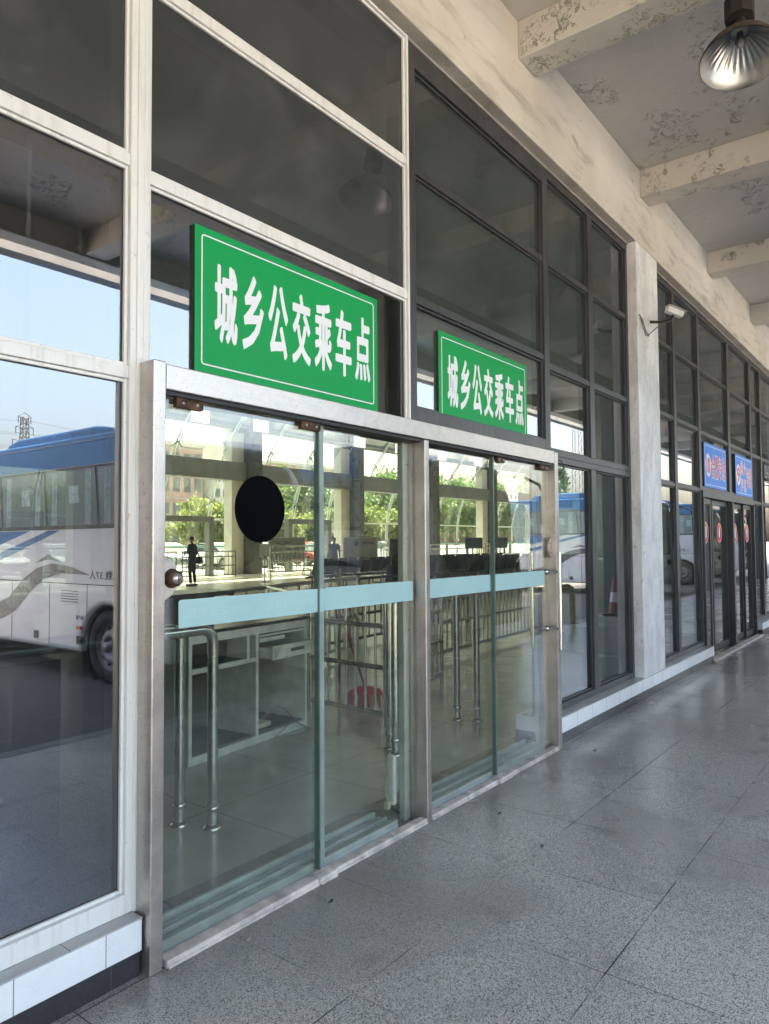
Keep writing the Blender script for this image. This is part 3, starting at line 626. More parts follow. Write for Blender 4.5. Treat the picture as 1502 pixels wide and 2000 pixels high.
build(MB().tube([lc+Vector((0, 0, z)) for z in (.21, .245, .25, .255, .26, .265, .27, .275, .30)], [.032, .032, .037, .032, .037, .032, .037, .032, .032], 20).prism([lc+Vector((.085*math.cos(R(a)), .085*math.sin(R(a)), .30)) for a in range(22, 382, 45)], (0, 0, .16)), 'control_gear', 'lampdk', lamp)
build(MB().tube([lc+Vector((0, 0, .46)), Vector((lc.x, lc.y, 5.078))], .012, 10), 'rod', 'lampdk', lamp)

lamp.rotation_mode = 'AXIS_ANGLE'; lamp.rotation_axis_angle = (R(-14), .18, -.98, 0)

# ------------------------------------------------------------------ security camera
cc = empty('security_camera', (7.214, 2.22, 3.63), 'small white security camera on a bracket on the pier', 'camera')
dv = Vector((.62, -.62, -.30)).normalized(); sx = dv.cross(Vector((0, 0, 1))).normalized(); uz = sx.cross(dv)
cp = Vector((7.16, 1.965, 3.665))
build(MB().obox(cp, (dv, sx, uz), (.085, .032, .030)), 'housing', 'white', cc, bevel=.010, seg=3)
build(MB().obox(cp+uz*.036+dv*.01, (dv, sx, uz), (.10, .040, .004)), 'sun_shield', 'alu_g', cc, bevel=.003)
build(MB().lathe(cp+dv*.085, dv, [(.026, 0), (.026, .008), (.018, .008), (.018, .002), (.001, .002)], 20), 'lens', 'black', cc)
build(MB().tube([(7.214, 2.219, 3.63), (7.205, 2.10, 3.605), (7.18, 2.01, 3.612), cp-uz*.03], [.016, .013, .011, .012], 12), 'arm', 'lampdk', cc)
build(MB().box(7.18, 7.25, 2.211, 2.2195, 3.59, 3.68), 'wall_plate', 'white', cc, bevel=.003)
build(MB().tube([(6.868, 2.30, 3.615), (6.90, 2.213, 3.625), (6.95, 2.205, 3.59), (7.06, 2.205, 3.50), (7.12, 2.20, 3.475), (7.18, 2.17, 3.53), (7.20, 2.10, 3.585), (7.17, 2.0, 3.59)], .006, 8).tube([(6.92, 2.210, 3.60), (6.96, 2.20, 3.51), (7.04, 2.20, 3.46), (7.12, 2.20, 3.465)], .005, 8), 'cable', 'cable', cc)

# ------------------------------------------------------------------ hall furniture close to the doors
def u_rail(pts, foots, label, r=.0275, zt=1.03):
    (x0, y0), (x1, y1) = pts; s = empty('queue_rail', (x0, y0, 0), label, 'rail', 'bent stainless queue rails inside the doors')
    d = Vector((x1-x0, y1-y0, 0)); L = d.length; d.normalize(); q = .07; p = []
    P = lambda t_, z: Vector((x0, y0, z))+d*t_
    path = [P(0, .01), P(0, .5), P(0, zt-q)]+[P(q-q*math.cos(R(a)), zt-q+q*math.sin(R(a))) for a in (20, 40, 60, 80, 90)]
    path += [P(L-q+q*math.sin(R(a)), zt-q+q*math.cos(R(a))) for a in (0, 10, 30, 50, 70)]+[P(L, zt-q), P(L, .01)]
    build(MB().tube(path, r, 20), 'tube', 'rail', s)
    for t_ in (0, L):
        c = P(t_, 0); build(MB().lathe(c, (0, 0, 1), [(.048, .001), (.048, .012), (.034, .020), (r+.002, .022)], 24), 'foot_collar', 'rail', s)
        build(MB().lathe(c, (0, 0, 1), [(r+.003, .09), (r+.006, .092), (r+.006, .115), (r+.003, .117)], 20), 'clip_ring', 'rail', s)
    return s
u_rail(((2.49, 3.045), (.95, 3.06)), 0, 'front bent steel queue rail behind the first door leaf')
u_rail(((2.412, 3.217), (.9, 3.24)), 0, 'rear bent steel queue rail behind the first door leaf, beside the desk')
u_rail(((4.09, 3.05), (5.26, 3.08)), 0, 'front bent steel queue rail behind the middle post', zt=1.10)
u_rail(((4.195, 3.18), (5.19, 3.23)), 0, 'rear bent steel queue rail behind the middle post', zt=1.10)

dk = empty('old_desk', (3.7, 4.3, 0), 'battered white wooden counter desk with a half open drawer and empty cupboards', 'desk')
ang = math.atan2(.123, 1.258); ca, sa = math.cos(ang), math.sin(ang)
def dbox(mb, u0, u1, v0, v1, z0, z1, mi=0):
    c = ((u0+u1)/2, (v0+v1)/2); x = 3.052+c[0]*ca-c[1]*sa; y = 3.977+c[0]*sa+c[1]*ca
    return mb.obox((x, y, (z0+z1)/2), ((ca, sa, 0), (-sa, ca, 0), (0, 0, 1)), ((u1-u0)/2, (v1-v0)/2, (z1-z0)/2), mi)
L = 1.265; D = .52
f = MB()
for u in (0, .655, L-.03): dbox(f, u, u+.03, 0, D, .0, .86)
dbox(f, .03, .655, .002, .03, 0, .055); dbox(f, .685, L-.03, .002, .03, .0, .055); dbox(f, .03, L-.03, .001, .028, .80, .858); dbox(f, .03, .655, .001, .028, .60, .635); dbox(f, .56, .59, .001, .20, .635, .80)
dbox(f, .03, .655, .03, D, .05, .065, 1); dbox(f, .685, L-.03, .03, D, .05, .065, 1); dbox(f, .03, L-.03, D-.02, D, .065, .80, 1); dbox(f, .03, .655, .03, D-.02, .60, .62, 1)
build(f, 'carcass', ['desk', 'deskd'], dk, bevel=.003)
f = MB(); dbox(f, -.45, L+.02, -.02, D+.02, .861, .885); dbox(f, -.45, .75, .30, .66, 1.08, 1.115); dbox(f, -.45, .75, .52, .56, .885, 1.08)
build(f, 'counter_top', 'desktop', dk, bevel=.004)
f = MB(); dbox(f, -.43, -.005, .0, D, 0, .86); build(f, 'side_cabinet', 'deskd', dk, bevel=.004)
f = MB(); dbox(f, .69, L-.02, -.13, -.108, .615, .715); dbox(f, .70, .715, -.108, .3, .62, .70); dbox(f, L-.045, L-.03, -.108, .3, .62, .70); dbox(f, .715, L-.045, -.108, .3, .62, .63)
dr = build(f, 'drawer', 'desk', dk, bevel=.002)
f = MB(); dbox(f, .90, 1.06, -.1345, -.1305, .655, .68); build(f, 'finger_pull', 'deskd', dr, bevel=.001)
f = MB(); dbox(f, .70, .99, .002, .025, .735, .765); dbox(f, .70, L-.04, .002, .025, .775, .79); build(f, 'drawer_rail', 'desk', dk)
f = MB(); dbox(f, .70, .94, .10, .22, .0655, .10); ps = build(f, 'power_strip', 'cream', None, bevel=.004); tag(ps, 'cream power strip lying in the open desk cupboard', 'power strip')
def dp(u, v, z): return (3.052+u*ca-v*sa, 3.977+u*sa+v*ca, z)
f = MB().tube([dp(.92, .2, .08), dp(1.0, .1, .2), dp(1.1, .1, .16), dp(1.15, .05, .08), dp(1.0, -.02, .07), dp(.8, -.05, .015), dp(1.0, -.12, .008), dp(1.18, -.1, .008), dp(1.12, .02, .07)], .005, 6)
tag(build(f, 'loose_cable', 'cable'), 'loose grey cable trailing out of the desk cupboard onto the tiles', 'cable')

def bar_fence(p0, p1, z0, z1, n, label, group, mat='fence', r=.013, rr=.022, name='bar_fence'):
    p0, p1 = Vector((*p0, 0)), Vector((*p1, 0)); s = empty(name, tuple(p0), label, 'fence', group)
    Z = lambda p, z: p+Vector((0, 0, z)); d = (p1-p0)
    for z in (z0, z0+(z1-z0)*.4, z1, z1-.22): build(MB().tube([Z(p0, z), Z(p1, z)], rr, 8), 'rail', mat, s)
    b = MB()
    for k in range(1, n): q = p0+d*k/n; b.tube([Z(q, z0), Z(q, z1-.22 if k % 2 else z1)], r, 6)
    build(b, 'bars', mat, s)
    for q in (p0, p1): build(MB().tube([Z(q, 0), Z(q, z1+.02)], rr*1.1, 8), 'post', mat, s)
    return s
G2 = 'dark barred queue fences inside the hall'
bar_fence((4.65, 3.56), (4.72, 4.45), .10, 1.02, 8, 'barred fence panel behind the second door leaf with the broom beside it', G2, 'rail')
bar_fence((4.74, 4.52), (5.5, 5.9), .10, 1.0, 12, 'barred fence panel running deeper into the hall past the broom', G2, 'rail')
bar_fence((4.8, 5.6), (7.6, 6.3), .10, 1.0, 22, 'barred fence panel crossing the hall behind the broom', G2, 'rail')
bar_fence((5.6, 3.98), (6.42, 4.18), .10, .98, 6, 'short barred fence panel just behind the front queue rails', G2, 'rail')
bar_fence((6.7, 4.95), (10.4, 5.1), .10, .98, 30, 'long barred fence panel behind the end door leaf', G2, 'rail')
bar_fence((6.5, 6.6), (11.5, 6.9), .10, .95, 32, 'longest barred fence panel, farthest behind the door leaves', G2)

br = empty('broom', (5.05, 4.12, 0), 'red plastic broom with red bristles leaning on the barred fence', 'broom')
build(MB().tube([(5.07, 4.12, .18), (4.93, 4.03, .62), (4.84, 4.06, 1.12)], .011, 10), 'handle', 'redp', br)
build(MB().prism([(4.90, 4.10, .12), (5.24, 4.10, .12), (5.20, 4.10, .175), (5.11, 4.10, .20), (5.03, 4.10, .20), (4.94, 4.10, .17)], (0, .045, 0)), 'head', 'redp', br, bevel=.006)
br.rotation_euler = (0, 0, R(-50))
b = MB()
for k in range(90):
    x = 4.905+.33*rnd.random(); y = 4.095+.055*rnd.random(); b.tube([(x, y, .122), (x+(x-5.07)*.12+rnd.uniform(-.006, .006), y+rnd.uniform(-.012, .012), .004)], .0032, 4, smooth=False)
build(b, 'bristles', 'redp', br)
st = build(MB().tube([(4.84, 4.22, .0), (4.74, 4.12, 1.25)], .013, 10), 'wooden_pole', 'wood'); tag(st, 'bare wooden pole leaning beside the red broom', 'pole')
pl = empty('wall_socket_box', (3.14, 2.37, .08), 'small white socket box with a dangling plug on the inner door jamb', 'socket')
build(MB().box(3.125, 3.155, 2.345, 2.39, .08, .34), 'box', 'white', pl, bevel=.006)
build(MB().tube([(3.125, 2.36, .29), (3.09, 2.355, .25), (3.075, 2.36, .17), (3.095, 2.365, .11)], .003, 6).box(3.082, 3.108, 2.352, 2.378, .07, .11), 'plug', 'cream', pl)

# ------------------------------------------------------------------ hall furniture farther back
def fix(px, py, z=None, dist=None):
    d = fw + r2*((px-751)/1417) - u2*((py-1000)/1417)
    t_ = (z-CAMZ)/d.z if z is not None else dist
    return Vector((0, 0, CAMZ))+d*t_
G3 = 'stainless barrier fences deep in the hall'
bar_fence((20.2, 21.2), (26.3, 21.0), .30, 1.32, 30, 'stainless barrier fence in front of the poster boards', G3, 'rail', .02, .03)
bar_fence((26.6, 20.6), (37.5, 20.2), .30, 1.32, 50, 'long stainless barrier fence right of the poster boards', G3, 'rail', .02, .03)
bar_fence((15.3, 24.4), (18.0, 24.3), .12, 1.12, 14, 'dark crowd barrier by the far left hall door', 'dark crowd barriers by the hall doors', 'fence', .014, .022)
bar_fence((18.3, 24.3), (21.0, 24.2), .12, 1.12, 14, 'dark crowd barrier behind the man with the shoulder bag', 'dark crowd barriers by the hall doors', 'fence', .014, .022)

def bench(x, y, nseat=4):
    s = empty('seat_bench', (x, y, 0), 'x', 'bench', 'rows of black waiting room seats')
    build(MB().box(x, x+nseat*.56, y+.2, y+.26, .34, .40), 'beam', 'fence', s)
    for k in (.5, nseat-.5): build(MB().box(x+k*.56-.02, x+k*.56+.02, y, y+.5, 0, .03).box(x+k*.56-.02, x+k*.56+.02, y+.2, y+.26, .03, .34), 'leg', 'fence', s)
    for k in range(nseat):
        a = x+k*.56+.03
        build(MB().prism([(a, y, .40), (a, y+.42, .44), (a, y+.42, .47), (a, y, .43)], (.50, 0, 0)), 'seat', 'seat', s, bevel=.01)
        build(MB().prism([(a, y-.02, .46), (a, y-.12, .88), (a, y-.08, .89), (a, y+.03, .46)], (.50, 0, 0)), 'backrest', 'seat', s, bevel=.015)
    b = MB()
    for k in range(nseat+1):
        a = x+k*.56; b.tube([(a, y+.05, .42), (a, y+.03, .64), (a, y+.34, .66), (a, y+.38, .46)], .014, 6)
    build(b, 'armrest', 'fence', s)
    return s
b0 = bench(16.6, 15.6); k = 0
spots = [(16.6+2.35*i, 15.6) for i in range(7)]+[(17.6+2.35*i, 13.2) for i in range(6)]+[(19.4+2.35*i, 18.0) for i in range(6)]+[(14.6+2.35*i, 11.2) for i in range(6)]
RN = ['second row from the near side of the hall', 'row nearest but one', 'row just before the stainless fence', 'nearest row']
for i, (x, y) in enumerate(spots):
    o = b0 if i == 0 else copy_tree(b0)
    o.location = (x, y, 0)
    row = {15.6: 'third row', 13.2: 'second row', 18.0: 'last row by the fence', 11.2: 'front row'}[y]
    num = sum(1 for q in spots[:i] if q[1] == y)
    o['label'] = 'black bench in the %s, %s from the left' % (row, ['first', 'second', 'third', 'fourth', 'fifth', 'sixth', 'seventh'][num])

def board(x0, x1, y, z0, z1, label, txt=None, cat='poster board'):
    s = empty('poster_board', ((x0+x1)/2, y, 0), label, cat)
    build(MB().box(x0+.03, x1-.03, y-.01, y+.01, z0+.03, z1-.03), 'panel', 'board', s)
    b = MB().box(x0, x1, y-.02, y+.02, z1-.03, z1).box(x0, x1, y-.02, y+.02, z0, z0+.03)
    for x in (x0, x1-.03): b.box(x, x+.03, y-.02, y+.02, z0+.03, z1-.03); b.box(x-.04, x-.01, y-.02, y+.02, 0, z1)
    build(b, 'frame', 'white', s)
    b = MB()
    if txt:
        text_into(b, txt, (x0+(x1-x0)*.52, x0+(x1-x0)*.88, z1-.32, z1-.18), (0, y-.012, 0), (1, 0, 0), (0, 0, 1), .01, .002); disc(b, (x0+(x1-x0)*.36, y-.011, z1-.27), (0, -1, 0), .13, .002, 20); build(b, 'print', 'navy', s)
    else:
        b.tube([(x0+.4, y-.012, z1-.25), (x0+.8, y-.012, z1-.35), (x0+1.1, y-.012, z1-.5)], .02, 4).tube([(x0+.5, y-.012, z1-.5), (x0+.8, y-.012, z1-.3), (x0+1.3, y-.012, z1-.2)], .015, 4); build(b, 'print', 'busg', s)
    return s
board(20.5, 22.6, 21.6, .75, 1.70, 'pale poster board with a brush drawing behind the stainless fence')
board(23.6, 25.95, 20.3, .75, 1.69, 'framed poster board with a round emblem and blue lettering', '合肥客运站服务')
s = empty('poster_board', (27.3, 19.8, 0), 'plain dark notice panel right of the framed poster', 'notice panel'); build(MB().box(26.2, 28.9, 19.78, 19.83, .6, 1.62), 'panel', 'screen', s, bevel=.01); build(MB().box(26.16, 26.2, 19.77, 19.84, 0, 1.66).box(28.9, 28.94, 19.77, 19.84, 0, 1.66), 'frame', 'white', s)
for x, w, lab in ((21.5, 1.15, 'dark switched off monitor on a post, left of the pair'), (23.55, .98, 'dark switched off monitor on a post, right of the pair')):
    s = empty('monitor', (x+w/2, 13, 0), lab, 'monitor', 'dark monitors on posts in the hall')
    build(MB().box(x, x+w, 12.95, 13.0, 1.22, 1.61), 'casing', 'fence', s, bevel=.01); build(MB().box(x+.03, x+w-.03, 12.945, 12.9495, 1.25, 1.58), 'screen', 'screen', s); build(MB().tube([(x+w/2, 13.02, 0), (x+w/2, 13.02, 1.3)], .03, 8), 'post', 'fence', s)
sp_ = Vector((18.87, 20.12, 0)); s = empty('stand_sign', tuple(sp_), 'slim floor stand holding a small framed notice', 'stand sign')
build(MB().lathe(sp_, (0, 0, 1), [(.26, 0), (.26, .02), (.02, .03)], 20), 'base', 'fence', s); build(MB().tube([sp_, sp_+Vector((0, 0, 1.0))], .02, 8), 'pole', 'fence', s)
build(MB().obox(sp_+Vector((0, 0, 1.18)), ((.6, -.8, 0), (.8, .6, 0), (0, 0, 1)), (.19, .012, .24)), 'notice', 'board', s)
for i, rx in enumerate((.497, .627, .79, .93, 1.22, 1.37, 1.55, 1.73)):
    x, y = rx*15, 15.0; s = empty('light_panel', (x, y, 4.6), 'small lit white light panel hanging in the hall, %s from the left' % ['first', 'second', 'third', 'fourth', 'fifth', 'sixth', 'seventh', 'eighth'][i], 'light panel', 'lit white panels hanging in the hall')
    build(MB().box(x-.27, x+.27, y, y+.04, 4.58, 4.90), 'diffuser', 'lightpan', s); build(MB().tube([(x, y+.02, 4.9), (x, y+.02, 7.3)], .008, 6), 'rod', 'fence', s)

# ------------------------------------------------------------------ people
def person(loc, h, face, pose, top, label, bag=False, capp=False):
    s = empty('person', loc, label, 'person'); k = h/1.75; c_, s_ = math.cos(face), math.sin(face)
    def W(p): x, y, z = p; return Vector((loc[0]+(x*c_-y*s_)*k, loc[1]+(x*s_+y*c_)*k, z*k))
    J = [((0, 0, .95), .145, None), ((0, .01, 1.18), .135, 0), ((0, 0, 1.36), .16, 1), ((0, .01, 1.49), .065, 2), ((0, .03, 1.55), .055, 3),
         ((.18, 0, 1.42), .075, 2), ((.24, pose['el'][1], 1.15), .052, 5), ((pose['h1'][0], pose['h1'][1], pose['h1'][2]), .036, 6),
         ((-.18, 0, 1.42), .075, 2), ((-.24, pose['er'][1], 1.15), .052, 8), ((pose['h2'][0], pose['h2'][1], pose['h2'][2]), .036, 9),
         ((.095, 0, .88), .10, 0), ((.10+pose['st'], .03, .49), .068, 11), ((.11+pose['st']*1.6, 0, .10), .048, 12),
         ((-.095, 0, .88), .10, 0), ((-.10, .03, .49), .068, 14), ((-.11, -.02, .10), .048, 15)]
    me = bpy.data.meshes.new('body'); off = Vector(loc)
    me.from_pydata([W(j[0])-off for j in J], [(i, j[2]) for i, j in enumerate(J) if j[2] is not None], [])
    o = bpy.data.objects.new('body', me); sc.collection.objects.link(o); o.parent = s
    sk = o.modifiers.new('skin', 'SKIN'); sk.use_smooth_shade = True
    for v, j in zip(me.skin_vertices[0].data, J): v.radius = (j[1]*k, j[1]*k*(.72 if j[1] > .12 else 1)); v.use_root = False
    me.skin_vertices[0].data[0].use_root = True
    ss = o.modifiers.new('sub', 'SUBSURF'); ss.levels = 1; ss.render_levels = 2; me.materials.append(M[top])
    hb = MB(); hc = W((0, .04, 1.64))
    hb.lathe(hc, (0, 0, 1), [(.001, -.125*k), (.045*k, -.115*k), (.066*k, -.07*k), (.078*k, -.01*k), (.08*k, .04*k), (.066*k, .085*k), (.035*k, .112*k), (.001, .118*k)], 18)
    fwd = Vector((-s_, c_, 0)); sd_ = Vector((c_, s_, 0))
    hb.tube([hc+fwd*.072*k+Vector((0, 0, .012*k)), hc+fwd*.098*k+Vector((0, 0, -.025*k))], [.008*k, .016*k], 8)
    for q in (-1, 1): hb.obox(hc+sd_*q*.082*k, (sd_, fwd, (0, 0, 1)), (.008*k, .018*k, .03*k))
    build(hb, 'head', 'skin', s)
    b = MB()
    for q in (-1, 1): disc(b, hc+fwd*.077*k+sd_*q*.03*k+Vector((0, 0, .008*k)), fwd, .009*k, .003, 8)
    b.obox(hc+fwd*.072*k+Vector((0, 0, -.06*k)), (sd_, fwd, (0, 0, 1)), (.022*k, .004, .004*k)); build(b, 'face_features', 'hair', s)
    hr = MB().lathe(hc-fwd*.012*k, (0, 0, 1), [(.083*k, -.02*k), (.088*k, .04*k), (.074*k, .092*k), (.04*k, .122*k), (.001, .13*k)], 18)
    if capp: hr.obox(hc+fwd*.12*k+Vector((0, 0, .045*k)), (sd_, fwd, (0, 0, 1)), (.06*k, .06*k, .006*k))
    build(hr, 'cap' if capp else 'hair', 'cap' if capp else 'hair', s)
    for q, (hx, hy, hz) in enumerate((pose['h1'], pose['h2'])):
        hm = MB(); c = W((hx, hy, hz)); hm.obox(c+Vector((0, 0, -.045*k)), (sd_, fwd, (0, 0, 1)), (.014*k, .036*k, .045*k))
        for fi in range(4): a = c+fwd*(.028-.019*fi)*k+Vector((0, 0, -.085*k)); hm.tube([a, a+Vector((0, 0, -.04*k))+fwd*.004, a+Vector((0, 0, (-.065, -.075, -.07, -.055)[fi]*k))-sd_*.012*(1 if hx > 0 else -1)], .0085*k, 6)
        a = c+fwd*.036*k+Vector((0, 0, -.03*k)); hm.tube([a, a+fwd*.02*k+Vector((0, 0, -.035*k))], .009*k, 6); build(hm, 'hand', 'skin', s)
    for q in (13, 16):
        a = W(J[q][0]); a.z = 0; build(MB().obox(a+fwd*.05*k+Vector((0, 0, .045)), (sd_, fwd, (0, 0, 1)), (.045*k, .135*k, .045)), 'shoe', 'shoe', s, bevel=.03)
    if bag: build(MB().obox(W((.30, -.02, .92)), (sd_, fwd, (0, 0, 1)), (.07, .16, .12)).tube([W((.30, .1, 1.02)), W((.2, .08, 1.45)), W((.30, -.12, 1.02))], .012, 6), 'shoulder_bag', 'bagm', s, bevel=.01)
    return s
P0 = dict(el=(0, -.03), er=(0, .02), h1=(.25, .12, .98), h2=(-.12, .22, 1.22), st=.06)
P1 = dict(el=(0, -.02), er=(0, -.02), h1=(.26, .04, .90), h2=(-.26, .04, .90), st=.01)
person((15.77, 20.40, 0), 1.70, R(20), P0, 'suit', 'man in a dark suit with a shoulder bag standing inside the left hall door', bag=True)
v = fix(530, 1117, z=0.0); person((v.x, v.y, 0), 1.72, R(75), P1, 'suit', 'person in dark clothes standing by the end of the stainless fence')
v = fix(653, 1130, z=0.0); person((v.x, v.y, 0), 1.66, R(110), P1, 'navyj', 'person in a navy jacket and peaked cap behind the stainless fence', capp=True)

# ------------------------------------------------------------------ coaches
def coach_mesh(label, seats_text=True):
    """nose at the origin facing +Y, ground at z=0"""
    s = empty('coach', (0, 0, 0), label, 'coach', 'white and blue coaches parked nose in to the platform'); L, W, H = 8.7, 2.45, 3.12
    wy, ry, wr = -1.20, -6.3, .57
    def archp(y): return [(y+wr*math.cos(R(a)), .40+wr*math.sin(R(a))) for a in range(-6, 190, 12)]
    sil = [(-.03, .36), (.0, .9), (-.05, 1.5), (-.22, 2.45), (-.42, 2.98), (-.75, H), (-L+.2, H), (-L, 2.9), (-L, .45), (-L+.1, .36)]
    sil += list(reversed(archp(ry))); sil += list(reversed(archp(wy)))
    b = MB().prism([(-W/2, y, z) for y, z in sil], (W, 0, 0)); build(b, 'body', 'busw', s, bevel=.07, seg=3)
    b = MB().prism([(-W/2-.014, y, z) for y, z in ((-.62, 3.040), (-.80, 3.134), (-L+.1, 3.134), (-L+.1, 3.040))], (W+.028, 0, 0)); build(b, 'roof_skin', 'busb', s, bevel=.03, seg=3)
    b = MB(); b.prism([(-W/2-.012, y, z) for y, z in ((-.42, 2.745), (-.62, 3.045), (-L+.05, 3.045), (-L+.05, 2.75))], (.03, 0, 0)); b.prism([(W/2-.018, y, z) for y, z in ((-.42, 2.745), (-.62, 3.045), (-L+.05, 3.045), (-L+.05, 2.75))], (.03, 0, 0)); build(b, 'roof_band', 'busb', s, bevel=.008)
    ac = MB().prism([(-.85, y, z) for y, z in ((-1.5, 3.13), (-1.75, 3.30), (-2.1, 3.36), (-4.3, 3.36), (-4.6, 3.30), (-4.75, 3.13))], (1.7, 0, 0)); build(ac, 'air_conditioner', 'busn', s, bevel=.05, seg=3)
    build(MB().box(-.35, .35, -6.2, -5.5, 3.13, 3.19), 'roof_hatch', 'busfr', s, bevel=.02)
    for sg in (-1, 1):
        x = sg*W/2; t0 = x+sg*.004
        def side(pts, d=.004, mat='buswin', nm='x', base=t0, bev=0, par=s): return build(MB().prism([(base, y, z) for y, z in pts], (sg*d, 0, 0)), nm, mat, par, bevel=bev)
        side([(-.36, 1.93), (-.46, 2.74), (-L+.3, 2.74), (-L+.3, 1.93)], .003, 'busfr', 'window_surround', x+sg*.001)
        ys = [-.50, -1.35, -2.62, -3.90, -5.2, -6.5, -L+.35]
        for a, c in zip(ys[:-1], ys[1:]):
            w_ = side([(a-.03, 1.98), (a-.12, 2.71), (c-.06, 2.71), (c+.03, 1.98)], .004, 'buswin', 'side_window', x+sg*.0045)
            b = MB()
            for q in (a-.20, c+.24):
                for k in range(4): b.box(min(x+sg*.009, x+sg*.0105), max(x+sg*.009, x+sg*.0105), q-.035*k-.026, q-.035*k, 1.99, 2.69)
            build(b, 'curtain', 'curtain', w_)
            side([((a+c)/2+.16, 2.27), ((a+c)/2+.13, 2.50), ((a+c)/2-.10, 2.50), ((a+c)/2-.08, 2.27)], .002, 'curtain', 'far_window', x+sg*.009, par=w_)
        b1 = MB().prism([(t0, y, z) for y, z in ((-2.3, 1.92), (-4.4, 1.40), (-L+.1, 1.02), (-L+.1, 1.92))], (sg*.002, 0, 0)); build(b1, 'blue_flash', 'busb', s)
        b1 = MB().prism([(t0+sg*.0025, y, z) for y, z in ((-2.6, 1.92), (-4.5, 1.50), (-L+.12, 1.12), (-L+.12, 1.30), (-4.4, 1.64), (-3.1, 1.92))], (sg*.002, 0, 0)); build(b1, 'white_flash', 'busw', s)
        up_ = [(-1.55, 1.06), (-2.0, 1.16), (-2.5, 1.20), (-2.9, 1.13), (-3.3, .96), (-3.7, .70), (-4.3, .52), (-5.0, .46)]
        lo_ = [(-5.0, .44), (-4.3, .46), (-3.9, .54), (-3.5, .74), (-3.1, .97), (-2.7, 1.08), (-2.2, 1.10)]
        z_ = [(y, z+.28) for y, z in up_+[(-5.0, .36), (-4.4, .34), (-3.9, .38), (-3.5, .52), (-3.1, .78), (-2.75, .97), (-2.3, 1.07), (-1.9, 1.07)]]
        b1 = MB().prism([(t0, y, z) for y, z in z_], (sg*.002, 0, 0)).prism([(t0, y, z) for y, z in ((-2.25, 1.50), (-2.6, 1.60), (-2.95, 1.48), (-2.6, 1.53))], (sg*.002, 0, 0)); build(b1, 'grey_swoosh', 'busg', s)
        b1 = MB()
        for y in (-1.62, -2.55, -3.6, -4.7, -5.6, -7.0): b1.prism([(x+sg*.0005, y, .40), (x+sg*.0005, y, 1.215), (x+sg*.0005, y-.012, 1.215), (x+sg*.0005, y-.012, .40)], (sg*.002, 0, 0))
        b1.prism([(x+sg*.0005, -.2, 1.215), (x+sg*.0005, -.2, 1.227), (x+sg*.0005, -L+.2, 1.227), (x+sg*.0005, -L+.2, 1.215)], (sg*.002, 0, 0)); build(b1, 'panel_gap', 'busfr', s)
        b1 = MB()
        for k in range(5): z = .98+.035*k; b1.prism([(x+sg*.0005, -1.84, z), (x+sg*.0005, -1.84, z+.009), (x+sg*.0005, -2.26, z+.009), (x+sg*.0005, -2.26, z)], (sg*.003, 0, 0))
        build(b1, 'vent_grille', 'busfr', s)
        for y in (-1.80, -2.9, -4.1): build(MB().obox((x+sg*.004, y, .50), ((1, 0, 0), (0, 1, 0), (0, 0, 1)), (.008, .06, .055)), 'flap_handle', 'black', s, bevel=.02)
        build(MB().obox((x+sg*.008, -1.80, .66), ((1, 0, 0), (0, 1, 0), (0, 0, 1)), (.012, .055, .022)), 'side_marker', 'amber', s, bevel=.006)
        for y in (wy, ry):
            build(MB().lathe((x-sg*.5, y, .40), (sg, 0, 0), [(.001, .0), (.54, 0.0), (.55, .42)], 28), 'wheel_well', 'black', s)
            b1 = MB().lathe((x-sg*.30, y, .455), (sg, 0, 0), [(.22, 0), (.44, 0), (.455, .03), (.455, .23), (.43, .26), (.30, .275), (.29, .25)], 36); tw = build(b1, 'wheel', 'tyre', s)
            b1 = MB().lathe((x-sg*.30, y, .455), (sg, 0, 0), [(.29, .25), (.285, .20), (.24, .17), (.20, .235), (.12, .245), (.11, .20), (.07, .20), (.065, .30), (.001, .31)], 36)
            for k in range(10): a = 2*math.pi*k/10; b1.lathe((x-sg*.30+sg*.205, y+.225*math.cos(a), .455+.225*math.sin(a)), (sg, 0, 0), [(.001, .008), (.028, .008), (.028, -.01)], 10, 1)
            build(b1, 'rim', ['rim', 'black'], tw)
    # lettering on the -X side (reads from the nose backwards)
    b = MB(); text_into(b, '人数:37人', (.90, 1.58, 1.29, 1.40), (-W/2-.004, 0, 0), (0, -1, 0), (0, 0, 1), 0, .001); build(b, 'lettering', 'black', s)
    b = MB(); text_into(b, '城户部', (1.70, 1.88, .76, .82), (-W/2-.004, 0, 0), (0, -1, 0), (0, 0, 1), .02, .001); build(b, 'lettering', 'navy', s)
    # front
    def fp(x, z, o=.006):
        for (y0, z0), (y1, z1) in zip(sil[:5], sil[1:6]):
            if z0 <= z <= z1: yy = y0+(y1-y0)*(z-z0)/(z1-z0); return (x, yy+o+.02*(1-abs(x)/1.2), z)
        return (x, o, z)
    def front(rows, nm, mat, o=.006):
        n_ = 12; vs = []; fs = []
        for z, hw in rows:
            for k in range(n_+1): vs.append(fp(-hw+2*hw*k/n_, z, o))
        for i in range(len(rows)-1):
            for k in range(n_): a = i*(n_+1)+k; fs.append((a, a+1, a+n_+2, a+n_+1))
        m_ = MB().add(vs, fs, 0, True); ob = build(m_, nm, mat, s); so = ob.modifiers.new('solid', 'SOLIDIFY'); so.thickness = .02; so.offset = 0; return ob
    front([(1.28, 1.02), (1.36, 1.10), (1.5, 1.14), (2.0, 1.13), (2.45, 1.08), (2.72, 1.0), (2.80, .9)], 'windscreen', 'buswin', .012)
    front([(2.82, .95), (2.9, .98), (2.98, 1.0)], 'roof_dome', 'busb', .014)
    front([(.40, 1.05), (.6, 1.10), (.78, 1.08)], 'bumper', 'busw', .03)
    front([(.95, .45), (1.05, .5), (1.12, .48)], 'front_grille', 'busfr', .014)
